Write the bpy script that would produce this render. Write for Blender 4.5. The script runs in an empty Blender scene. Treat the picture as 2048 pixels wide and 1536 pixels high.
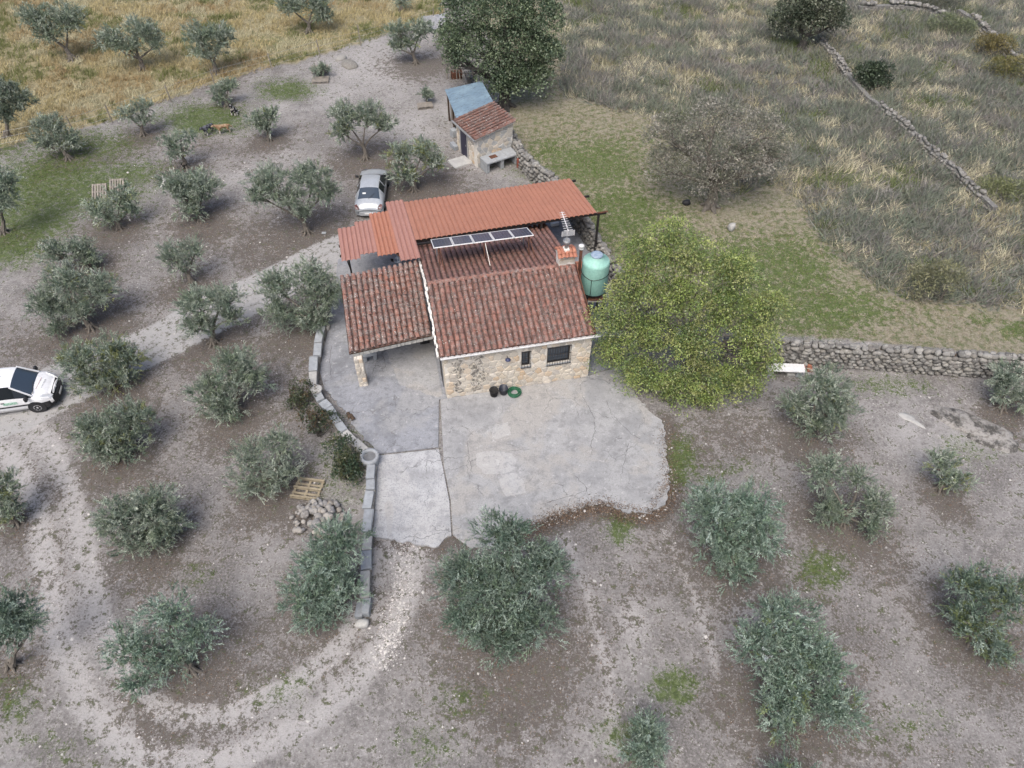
import bpy, math, random
import numpy as np
from mathutils import Vector, Matrix

# ------------------------------------------------------------------ camera
S = bpy.context.scene
COL = S.collection
CAM_H, PITCH, FPX = 27.0, math.radians(48.0), 1470.0      # metres, downward tilt, focal length in photo pixels (2048 wide)
cam_d = bpy.data.cameras.new('camera'); cam = bpy.data.objects.new('camera', cam_d); COL.objects.link(cam)
cam.location = (0, 0, CAM_H); cam.rotation_euler = (math.pi/2 - PITCH, 0, 0)
cam_d.sensor_width = 36.0; cam_d.lens = 36.0*FPX/2048; cam_d.clip_end = 2000; cam_d.clip_start = .5
S.camera = cam

# ------------------------------------------------------------------ overcast daylight
SUN_EL, SUN_AZ = math.radians(60), math.radians(200)
w = bpy.data.worlds.new('World'); S.world = w; w.use_nodes = True
nt = w.node_tree; bg = nt.nodes['Background']
sky = nt.nodes.new('ShaderNodeTexSky'); sky.sky_type = 'NISHITA'; sky.sun_disc = False
sky.sun_elevation = SUN_EL; sky.sun_rotation = SUN_AZ; sky.air_density = 1.0; sky.dust_density = 6.0; sky.ozone_density = 1.0
hs = nt.nodes.new('ShaderNodeHueSaturation'); hs.inputs['Saturation'].default_value = 1.1      # cloud cover greys the sky
nt.links.new(sky.outputs[0], hs.inputs['Color']); nt.links.new(hs.outputs[0], bg.inputs[0]); bg.inputs[1].default_value = .13
sun_d = bpy.data.lights.new('sun', 'SUN'); sun_d.energy = 1.5; sun_d.angle = math.radians(36); sun_d.color = (1, .992, .98)
sun = bpy.data.objects.new('sun', sun_d); COL.objects.link(sun)
sun.rotation_euler = (math.pi/2 - SUN_EL, 0, math.pi - SUN_AZ)
sun.location = (0, 0, 60)
S.view_settings.view_transform = 'Standard'; S.view_settings.look = 'None'
S.view_settings.gamma = 1; S.view_settings.use_curve_mapping = False
S.view_settings.exposure = 0.52
S.render.engine = 'CYCLES'
S.cycles.max_bounces = 5; S.cycles.diffuse_bounces = 2; S.cycles.glossy_bounces = 2; S.cycles.transmission_bounces = 3
S.cycles.use_denoising = True; S.cycles.denoiser = 'OPENIMAGEDENOISE'; S.cycles.denoising_input_passes = 'RGB_ALBEDO_NORMAL'

# ------------------------------------------------------------------ helpers
cP, sP = math.cos(PITCH), math.sin(PITCH)
FW = np.array([0, cP, -sP]); RT = np.array([1., 0, 0]); UP = np.array([0, sP, cP]); CC = np.array([0, 0, CAM_H])
def G(u, v, z=0.0):
    """surveyed point: where the sight line of a photo pixel meets height z"""
    d = FW + RT*(u-1024)/FPX - UP*(v-768)/FPX
    return CC + d*((z-CAM_H)/d[2])
def ray(u, v): return FW + RT*(u-1024)/FPX - UP*(v-768)/FPX
def depth(p): return float((np.asarray(p)-CC) @ FW)
def proj(P):
    q = P - CC; zc = np.maximum(q @ FW, .5)
    return 1024 + FPX*(q @ RT)/zc, 768 - FPX*(q @ UP)/zc

def rng(s): return np.random.default_rng(s)
def vnoise(x, y, s, seed=0):
    x = np.asarray(x)/s; y = np.asarray(y)/s
    xi = np.floor(x).astype(np.int64); yi = np.floor(y).astype(np.int64); fx = x-xi; fy = y-yi
    fx = fx*fx*(3-2*fx); fy = fy*fy*(3-2*fy)
    def h(a, b):
        n = (a*374761393 + b*668265263 + seed*974711) & 0x7fffffff
        n = ((n ^ (n >> 13))*1274126177) & 0x7fffffff
        return ((n ^ (n >> 16)) & 0xffff)/65535.0
    return (h(xi, yi)*(1-fx)+h(xi+1, yi)*fx)*(1-fy) + (h(xi, yi+1)*(1-fx)+h(xi+1, yi+1)*fx)*fy
def fbm(x, y, s, seed=0, o=4):
    a, t, r = 1., 0., 0.
    for i in range(o): r = r + a*vnoise(x, y, s, seed+i*17); t += a; a *= .5; s *= .5
    return r/t

def mesh_np(name, V, F, nv=4):
    """V (n,3), F (m,nv) arrays -> mesh"""
    me = bpy.data.meshes.new(name); V = np.asarray(V, np.float32); F = np.asarray(F, np.int32)
    me.vertices.add(len(V)); me.vertices.foreach_set('co', V.ravel())
    me.loops.add(F.size); me.loops.foreach_set('vertex_index', F.ravel())
    me.polygons.add(len(F)); me.polygons.foreach_set('loop_start', np.arange(len(F), dtype=np.int32)*F.shape[1])
    me.update(calc_edges=True); me.validate(); return me
def set_attr(me, name, arr):
    a = me.color_attributes.new(name, 'FLOAT_COLOR', 'POINT'); arr = np.asarray(arr, np.float32)
    if arr.shape[1] == 3: arr = np.hstack([arr, np.ones((len(arr), 1), np.float32)])
    a.data.foreach_set('color', arr.ravel())

class MB:
    """collects shapes and builds ONE mesh object"""
    def __init__(s): s.v = []; s.f = []
    def add(s, vs, fs):
        o = len(s.v); s.v += [tuple(map(float, p)) for p in vs]; s.f += [tuple(i+o for i in f) for f in fs]; return s
    def box(s, c, size, rz=0, M=None):
        hx, hy, hz = size[0]/2, size[1]/2, size[2]/2; vs = []
        for z in (-hz, hz):
            for x, y in ((-hx, -hy), (hx, -hy), (hx, hy), (-hx, hy)): vs.append((x, y, z))
        cr, sr = math.cos(rz), math.sin(rz)
        if M is not None: vs = [tuple(np.array(c)+M @ np.array(p)) for p in vs]
        else: vs = [(c[0]+x*cr-y*sr, c[1]+x*sr+y*cr, c[2]+z) for x, y, z in vs]
        return s.add(vs, [(3, 2, 1, 0), (4, 5, 6, 7), (0, 1, 5, 4), (1, 2, 6, 5), (2, 3, 7, 6), (3, 0, 4, 7)])
    def beam(s, a, b, w, h=None, up=(0, 0, 1)):
        a = np.array(a, float); b = np.array(b, float); h = h or w; d = b-a; L = np.linalg.norm(d); d /= L
        u = np.array(up, float); x = np.cross(d, u)
        if np.linalg.norm(x) < 1e-4: x = np.cross(d, [1., 0, 0])
        x /= np.linalg.norm(x); y = np.cross(x, d)
        return s.box((a+b)/2, (w, L, h), M=np.array([x, d, y]).T)
    def cbox(s, c, size, ch=.02, rz=0, jit=0, R=None):
        """block with chamfered edges and uneven corners"""
        R = R or random; hx, hy, hz = [k/2 for k in size]; vs = []
        for z, i in ((-hz, 0), (hz-ch, 0), (hz, ch)):
            for x, y in ((-hx+i, -hy+i+ch), (-hx+i+ch, -hy+i), (hx-i-ch, -hy+i), (hx-i, -hy+i+ch), (hx-i, hy-i-ch), (hx-i-ch, hy-i), (-hx+i+ch, hy-i), (-hx+i, hy-i-ch)):
                vs.append((x+R.uniform(-jit, jit), y+R.uniform(-jit, jit), z+(R.uniform(-jit, jit) if z > -hz else 0)))
        cr, sr = math.cos(rz), math.sin(rz)
        vs = [(c[0]+x*cr-y*sr, c[1]+x*sr+y*cr, c[2]+z) for x, y, z in vs]
        fs = [tuple(range(7, -1, -1)), tuple(range(16, 24))]
        for k in (0, 8):
            for i in range(8): fs.append((k+i, k+(i+1) % 8, k+8+(i+1) % 8, k+8+i))
        return s.add(vs, fs)
    def tube(s, pts, rad, n=8, cap=True, squash=None):
        pts = [np.array(p, float) for p in pts]; m = len(pts); o = len(s.v); ref = np.array([.13, .2, .97])
        for i, p in enumerate(pts):
            d = pts[min(i+1, m-1)]-pts[max(i-1, 0)]; d = d/(np.linalg.norm(d)+1e-9)
            x = np.cross(d, ref)
            if np.linalg.norm(x) < .1: x = np.cross(d, [1., 0, 0])
            x /= np.linalg.norm(x); y = np.cross(d, x); r = rad[i] if hasattr(rad, '__len__') else rad
            for k in range(n):
                t = 2*math.pi*k/n; q = p + x*math.cos(t)*r + y*math.sin(t)*r*(squash or 1); s.v.append(tuple(q))
        for i in range(m-1):
            for k in range(n):
                s.f.append((o+i*n+k, o+i*n+(k+1) % n, o+(i+1)*n+(k+1) % n, o+(i+1)*n+k))
        if cap: s.f += [tuple(o+k for k in range(n-1, -1, -1)), tuple(o+(m-1)*n+k for k in range(n))]
        return s
    def lathe(s, prof, c=(0, 0, 0), n=24, cap0=True, cap1=True, M=None):
        o = len(s.v); c = np.array(c, float)
        for r, z in prof:
            for k in range(n):
                t = 2*math.pi*k/n; p = np.array([r*math.cos(t), r*math.sin(t), z]); s.v.append(tuple(c+(M @ p if M is not None else p)))
        for i in range(len(prof)-1):
            for k in range(n): s.f.append((o+i*n+k, o+i*n+(k+1) % n, o+(i+1)*n+(k+1) % n, o+(i+1)*n+k))
        if cap0: s.f.append(tuple(o+k for k in range(n-1, -1, -1)))
        if cap1: s.f.append(tuple(o+(len(prof)-1)*n+k for k in range(n)))
        return s
    def prism(s, poly, z0, z1, M=None, c=(0, 0, 0)):
        n = len(poly); vs = [(x, y, z0) for x, y in poly]+[(x, y, z1) for x, y in poly]
        if M is not None: vs = [tuple(np.array(c)+M @ np.array(p)) for p in vs]
        return s.add(vs, [tuple(range(n-1, -1, -1)), tuple(range(n, 2*n))]+[(i, (i+1) % n, n+(i+1) % n, n+i) for i in range(n)])
    def mesh(s, name):
        me = bpy.data.meshes.new(name); me.from_pydata(s.v, [], s.f); me.update(); return me
    def build(s, name, mat, parent=None, smooth=False, bevel=0):
        return obj(name, s.mesh(name), mat, parent, smooth)
def obj(name, me, mat, parent=None, smooth=False):
    o = bpy.data.objects.new(name, me); COL.objects.link(o)
    if mat is not None and not me.materials: me.materials.append(mat)
    if parent is not None: o.parent = parent
    if smooth: me.polygons.foreach_set('use_smooth', np.ones(len(me.polygons), bool))
    return o
def tag(o, label=None, cat=None, group=None, kind=None):
    if label: o['label'] = label
    if cat: o['category'] = cat
    if group: o['group'] = group
    if kind: o['kind'] = kind
    return o
def thing(name, label, cat, loc=(0, 0, 0), rz=0, group=None):
    o = bpy.data.objects.new(name, None); COL.objects.link(o); o.empty_display_size = .2
    o.location = loc; o.rotation_euler = (0, 0, rz); return tag(o, label, cat, group)

# ------------------------------------------------------------------ materials (procedural)
class N:
    def __init__(s, name):
        s.m = bpy.data.materials.new(name); s.m.use_nodes = True; s.t = s.m.node_tree; s.b = s.t.nodes['Principled BSDF']
        s.geo = s.t.nodes.new('ShaderNodeNewGeometry')
    def n(s, k): return s.t.nodes.new(k)
    def l(s, a, b): s.t.links.new(a, b)
    def noise(s, scale, detail=3, rough=.6, vec=None, dist=0):
        x = s.n('ShaderNodeTexNoise'); x.inputs['Scale'].default_value = scale; x.inputs['Detail'].default_value = detail
        x.inputs['Roughness'].default_value = rough; x.inputs['Distortion'].default_value = dist
        s.l(vec or s.geo.outputs['Position'], x.inputs['Vector']); return x.outputs['Fac']
    def voro(s, scale, feat='F1', vec=None, rnd=1, out='Distance'):
        x = s.n('ShaderNodeTexVoronoi'); x.feature = feat; x.inputs['Scale'].default_value = scale; x.inputs['Randomness'].default_value = rnd
        s.l(vec or s.geo.outputs['Position'], x.inputs['Vector']); return x.outputs[out]
    def ramp(s, f, lo, hi):
        x = s.n('ShaderNodeMapRange'); x.inputs[1].default_value = lo; x.inputs[2].default_value = hi; x.interpolation_type = 'SMOOTHSTEP'
        s.l(f, x.inputs[0]); return x.outputs[0]
    def val(s, a): return a
    def mix(s, f, a, b, mode='MIX'):
        x = s.n('ShaderNodeMix'); x.data_type = 'RGBA'; x.blend_type = mode; x.clamp_factor = True
        for sock, q in ((0, f), (6, a), (7, b)):
            if isinstance(q, (int, float)): x.inputs[sock].default_value = q
            elif isinstance(q, tuple): x.inputs[sock].default_value = (*q[:3], 1)
            else: s.l(q, x.inputs[sock])
        return x.outputs[2]
    def math(s, op, a, b=0.):
        x = s.n('ShaderNodeMath'); x.operation = op
        for i, q in ((0, a), (1, b)):
            if isinstance(q, (int, float)): x.inputs[i].default_value = q
            else: s.l(q, x.inputs[i])
        return x.outputs[0]
    def attr(s, name):
        x = s.n('ShaderNodeAttribute'); x.attribute_name = name; return x
    def sep(s, c):
        x = s.n('ShaderNodeSeparateColor'); s.l(c, x.inputs[0]); return x.outputs
    def rand(s):
        x = s.n('ShaderNodeObjectInfo'); return x.outputs['Random']
    def pal(s, f, cols):
        x = s.n('ShaderNodeValToRGB'); e = x.color_ramp.elements; k = len(cols)
        while len(e) < k: e.new(.5)
        for i, c in enumerate(cols): e[i].position = i/(k-1); e[i].color = (*c, 1)
        s.l(f, x.inputs[0]); return x.outputs[0]
    def bump(s, h, strength=.4, dist=.02):
        x = s.n('ShaderNodeBump'); x.inputs['Strength'].default_value = strength; x.inputs['Distance'].default_value = dist
        s.l(h, x.inputs['Height']); s.l(x.outputs[0], s.b.inputs['Normal'])
    def out(s, c, rough=.8, metal=0, spec=.3):
        if isinstance(c, tuple): s.b.inputs['Base Color'].default_value = (*c[:3], 1)
        else: s.l(c, s.b.inputs['Base Color'])
        s.b.inputs['Roughness'].default_value = rough; s.b.inputs['Metallic'].default_value = metal; s.b.inputs['Specular IOR Level'].default_value = spec
        return s.m
def grime(name, a, b, scale=3., rough=.7, bump=.3, fine=40., metal=0, spec=.3, rnd=.0):
    """two-tone weathered surface"""
    k = N(name); f = k.ramp(k.noise(scale, 5, .65), .3, .7); c = k.mix(f, a, b)
    g = k.noise(fine, 3, .7); c = k.mix(k.math('MULTIPLY', k.ramp(g, .35, .75), .35), c, tuple(x*.55 for x in a))
    if rnd: c = k.mix(k.math('MULTIPLY', k.rand(), rnd), c, tuple(x*.5 for x in a))
    if bump: k.bump(g, bump, .01)
    return k.out(c, rough, metal, spec)
def plain(name, c, rough=.5, metal=0, spec=.4): return N(name).out(c, rough, metal, spec)

MT = {}
MT['white_paint'] = grime('white_paint', (.78, .79, .8), (.66, .66, .65), 2, .4, .0, 15)
MT['car_white'] = grime('car_white', (.8, .82, .84), (.74, .75, .77), 1.2, .25, 0, 8, spec=.5)
MT['car_silver'] = grime('car_silver', (.50, .53, .56), (.43, .46, .49), 1.5, .28, 0, 10, metal=.3, spec=.5)
MT['glass'] = plain('glass', (.04, .055, .075), .05, 0, 1.0)
MT['glass_dark'] = plain('glass_dark', (.012, .016, .02), .08, 0, .35)
MT['black_plastic'] = grime('black_plastic', (.02, .021, .024), (.035, .035, .038), 5, .55, .1, 60)
MT['rubber'] = grime('rubber', (.016, .016, .017), (.03, .029, .028), 6, .8, .2, 60)
MT['rim'] = plain('rim', (.42, .43, .45), .35, .6)
MT['lamp_glass'] = plain('lamp_glass', (.62, .64, .66), .12, .2, .7)
MT['tail_glass'] = plain('tail_glass', (.12, .05, .048), .25, 0, .4)
MT['plate'] = plain('plate', (.72, .73, .72), .4)
MT['steel_black'] = grime('steel_black', (.018, .018, .02), (.04, .035, .033), 4, .5, .1, 30)
MT['galv'] = grime('galv', (.42, .44, .46), (.32, .33, .34), 3, .45, .05, 20, metal=.4)
MT['rust'] = grime('rust', (.16, .07, .04), (.08, .04, .03), 6, .85, .4, 40)
MT['wood_grey'] = grime('wood_grey', (.34, .31, .27), (.22, .2, .175), 5, .85, .5, 50, rnd=.5)
MT['wood_pale'] = grime('wood_pale', (.4, .35, .25), (.27, .23, .165), 5, .85, .5, 50, rnd=.5)
MT['wood_brown'] = grime('wood_brown', (.11, .075, .05), (.06, .045, .035), 6, .85, .4, 50)
MT['mortar'] = grime('mortar', (.74, .71, .65), (.60, .57, .51), 4, .9, .6, 45)
MT['whitewash'] = grime('whitewash', (.8, .78, .74), (.56, .53, .48), 5, .9, .4, 35)
MT['green_hose'] = plain('green_hose', (.02, .12, .06), .4)
MT['granite'] = grime('granite', (.36, .39, .42), (.27, .285, .3), 5, .85, .5, 60, rnd=.35)
MT['granite_pale'] = grime('granite_pale', (.5, .5, .48), (.36, .36, .35), 5, .85, .5, 60, rnd=.3)
MT['cell_blue'] = None
k = N('cell_blue'); bx = k.n('ShaderNodeTexBrick'); tc = k.n('ShaderNodeTexCoord'); k.l(tc.outputs['Object'], bx.inputs['Vector'])
bx.offset = 0; bx.inputs['Scale'].default_value = 1; bx.inputs['Brick Width'].default_value = .156; bx.inputs['Row Height'].default_value = .156; bx.inputs['Mortar Size'].default_value = .004
bx.inputs['Color1'].default_value = (.06, .062, .10, 1); bx.inputs['Color2'].default_value = (.075, .078, .12, 1); bx.inputs['Mortar'].default_value = (.16, .17, .22, 1)  # cell colours lightened to stand in for reflected sky
MT['cell_blue'] = k.out(bx.outputs['Color'], .14, 0, .6)

# rubble stones of the house: each stone its own hue
k = N('house_stone'); r = k.rand()
c = k.pal(r, [(.52, .47, .39), (.60, .55, .47), (.46, .43, .38), (.54, .47, .36), (.42, .395, .36), (.64, .60, .53), (.48, .36, .24), (.55, .50, .43), (.38, .35, .31), (.60, .56, .49)])
g = k.noise(9, 5, .7); c = k.mix(k.ramp(g, .35, .75), c, k.mix(.4, c, (.62, .58, .51)))
c = k.mix(k.math('MULTIPLY', k.ramp(k.noise(40, 3), .5, .8), .5), c, (.22, .2, .17)); k.bump(k.noise(35, 4), .6, .012)
MT['house_stone'] = k.out(c, .9)
# drip-stained stones: black algae with its own streak shape
k = N('stained_stone'); r = k.rand()
c = k.pal(r, [(.60, .56, .48), (.55, .50, .42), (.64, .60, .54), (.5, .46, .4)])
c = k.mix(k.math('MULTIPLY', k.ramp(k.noise(7, 6, .75), .40, .60), .88), c, (.075, .072, .068)); k.bump(k.noise(35, 4), .6, .012)
MT['stained_stone'] = k.out(c, .9)
# dry-stone wall rock
def rockmat(name, cols, lich=(.33, .335, .305), useattr=False):
    k = N(name)
    c = k.pal(k.rand() if not useattr else k.attr('Col').outputs['Fac'], cols)
    c = k.mix(k.ramp(k.noise(8, 5, .7), .52, .68), c, lich); c = k.mix(k.ramp(k.noise(13, 4, .7), .58, .72), c, (.06, .06, .055))
    k.bump(k.noise(30, 4), .7, .015); return k.out(c, .92)
GREYS = [(.165, .162, .155), (.235, .23, .218), (.115, .112, .108), (.19, .18, .162), (.29, .284, .268), (.15, .141, .132)]
MT['wall_rock'] = rockmat('wall_rock', GREYS)
MT['wall_rock_mass'] = rockmat('wall_rock_mass', GREYS, useattr=True)
MT['pile_rock'] = rockmat('pile_rock', [(.29, .28, .27), (.21, .207, .205), (.35, .33, .295), (.16, .162, .17), (.31, .275, .225)], (.38, .372, .36))
# clay tiles
def tilemat(name, a, b, dark, lichen, spots, useattr=False):
    k = N(name); r = k.rand() if not useattr else k.attr('Col').outputs['Fac']
    c = k.mix(r, a, b); c = k.mix(k.ramp(k.noise(5, 4), .35, .7), c, tuple(x*.72 for x in a))
    st = k.math('MULTIPLY', k.ramp(k.noise(2.2, 6, .75), dark[0], dark[1]), k.ramp(k.noise(14, 4, .7), .36, .56)); c = k.mix(k.math('MULTIPLY', st, .85), c, (.075, .064, .062))
    gl = k.math('MULTIPLY', k.ramp(k.noise(3.1, 5, .7), lichen[0], lichen[1]), k.ramp(k.noise(21, 4, .7), .45, .54)); c = k.mix(gl, c, (.27, .255, .24))
    d = k.voro(8.0); sp = k.math('LESS_THAN', d, k.math('MULTIPLY', k.ramp(k.noise(1.9, 4, .8), .38, .7), spots)); c = k.mix(sp, c, (.5, .49, .46))
    k.bump(k.noise(30, 4), .5, .008); return k.out(c, .88)
TA, TB = (.34, .168, .128), (.28, .145, .118)
MT['tile_front'] = tilemat('tile_front', TA, TB, (.36, .60), (.44, .68), .24)
MT['tile_porch'] = tilemat('tile_porch', (.37, .168, .118), TB, (.34, .57), (.40, .62), .30)
MT['tile_back'] = tilemat('tile_back', (.36, .19, .155), (.44, .25, .205), (.5, .8), (.5, .85), .2, True)
MT['tile_channel'] = tilemat('tile_channel', (.2, .09, .065), (.14, .07, .055), (.3, .6), (.4, .7), .3)
MT['tile_shed'] = tilemat('tile_shed', (.25, .125, .095), (.17, .09, .075), (.35, .65), (.42, .7), .24)
MT['tile_new'] = tilemat('tile_new', (.40, .17, .115), (.44, .21, .14), (.7, .9), (.8, .95), .05)
# painted corrugated sheets
MT['sheet_orange'] = grime('sheet_orange', (.40, .188, .13), (.355, .168, .118), 1.0, .5, .0, 6)
MT['sheet_bright'] = grime('sheet_bright', (.44, .195, .128), (.40, .18, .12), 1.0, .45, .0, 6)
MT['sheet_pink'] = grime('sheet_pink', (.41, .215, .175), (.375, .195, .16), 1.0, .5, .0, 6)
k = N('sheet_blue'); tc = k.n('ShaderNodeTexCoord'); mp = k.n('ShaderNodeMapping'); mp.inputs['Scale'].default_value = (1.2, 12, 12); k.l(tc.outputs['Object'], mp.inputs['Vector'])
c = k.mix(k.ramp(k.noise(1.0, 3), .35, .7), (.20, .285, .35), (.15, .22, .285)); c = k.mix(k.ramp(k.noise(1.5, 4, .7, mp.outputs[0]), .54, .62), c, (.085, .105, .13))
MT['sheet_blue'] = k.out(c, .5, 0, .4)
# water tank plastic
MT['tank_green'] = grime('tank_green', (.29, .56, .49), (.35, .61, .545), 1.5, .45, 0, 9)
MT['tank_lid'] = grime('tank_lid', (.20, .28, .40), (.36, .44, .52), 9, .4, 0, 30)
# concrete
def concrete(name, a, b, warm, crack=1.0, rough=1.0):
    k = N(name); n1 = k.noise(.6, 7, .72); c = k.mix(k.ramp(n1, .40, .62), a, b)
    c = k.mix(k.math('MULTIPLY', k.ramp(k.noise(.35, 5, .6, None, .4), .48, .58), .75), c, warm)
    c = k.mix(k.math('MULTIPLY', k.ramp(k.noise(2.4, 7, .8), .50, .62), .62), c, tuple(x*.62 for x in a))
    c = k.mix(k.math('MULTIPLY', k.ramp(k.noise(15, 6, .85), .50, .60), .55*rough), c, tuple(x*.55 for x in a))
    c = k.mix(k.math('MULTIPLY', k.ramp(k.noise(4, 6, .75), .57, .66), .4), c, (.52, .525, .53))
    mp = k.n('ShaderNodeVectorMath'); mp.operation = 'ADD'; nz = k.n('ShaderNodeTexNoise'); nz.inputs['Scale'].default_value = 1.3; nz.inputs['Detail'].default_value = 5
    k.l(k.geo.outputs['Position'], nz.inputs['Vector']); k.l(k.geo.outputs['Position'], mp.inputs[0]); k.l(nz.outputs['Color'], mp.inputs[1])
    e = k.voro(.42, 'DISTANCE_TO_EDGE', mp.outputs[0]); ck = k.math('MULTIPLY', k.math('LESS_THAN', e, .0055), k.ramp(k.noise(.5, 3), .47, .53))
    e2 = k.voro(1.5, 'DISTANCE_TO_EDGE', mp.outputs[0]); ck2 = k.math('MULTIPLY', k.math('LESS_THAN', e2, .010), k.ramp(k.noise(.6, 3, .6),   .62, .68))
    ck = k.math('MULTIPLY', k.math('MAXIMUM', ck, ck2), crack)
    c = k.mix(k.math('MULTIPLY', ck, .62), c, (.13, .13, .135))
    k.bump(k.math('SUBTRACT', k.noise(30, 5, .75), k.math('MULTIPLY', ck, 1.)), .5, .012); return k.out(c, .93)
MT['concrete'] = concrete('concrete', (.335, .34, .345), (.26, .266, .275), (.345, .335, .318))
MT['concrete_rough'] = concrete('concrete_rough', (.43, .44, .455), (.31, .318, .33), (.41, .413, .415), 1, 1.7)
MT['concrete_dark'] = concrete('concrete_dark', (.275, .288, .315), (.20, .21, .23), (.30, .305, .31))
MT['concrete_patch'] = concrete('concrete_patch', (.39, .395, .40), (.35, .355, .36), (.39, .385, .375), 0, .9)
MT['block'] = grime('block', (.36, .385, .4), (.28, .29, .3), 4, .9, .4, 50, rnd=.2)
# bark
MT['bark'] = grime('bark', (.20, .18, .155), (.11, .10, .088), 7, .95, .8, 30)
MT['bark_dark'] = grime('bark_dark', (.085, .08, .072), (.045, .042, .04), 7, .95, .8, 30)
# leaves: colour per leaf
def leafmat(name, rough=.42, trans=.24, spec=.65):
    k = N(name); c = k.attr('Col').outputs['Color']; m = k.out(c, rough, 0, spec)
    if trans:
        tr = k.n('ShaderNodeBsdfTranslucent'); k.l(c, tr.inputs[0]); mx = k.n('ShaderNodeMixShader'); mx.inputs[0].default_value = trans
        o = k.t.nodes['Material Output']; k.l(k.b.outputs[0], mx.inputs[1]); k.l(tr.outputs[0], mx.inputs[2]); k.l(mx.outputs[0], o.inputs[0])
    return m
MT['leaf'] = leafmat('leaf'); MT['straw'] = leafmat('straw', .8, .2, .25); MT['litter'] = leafmat('litter', .85, 0, .2)
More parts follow.
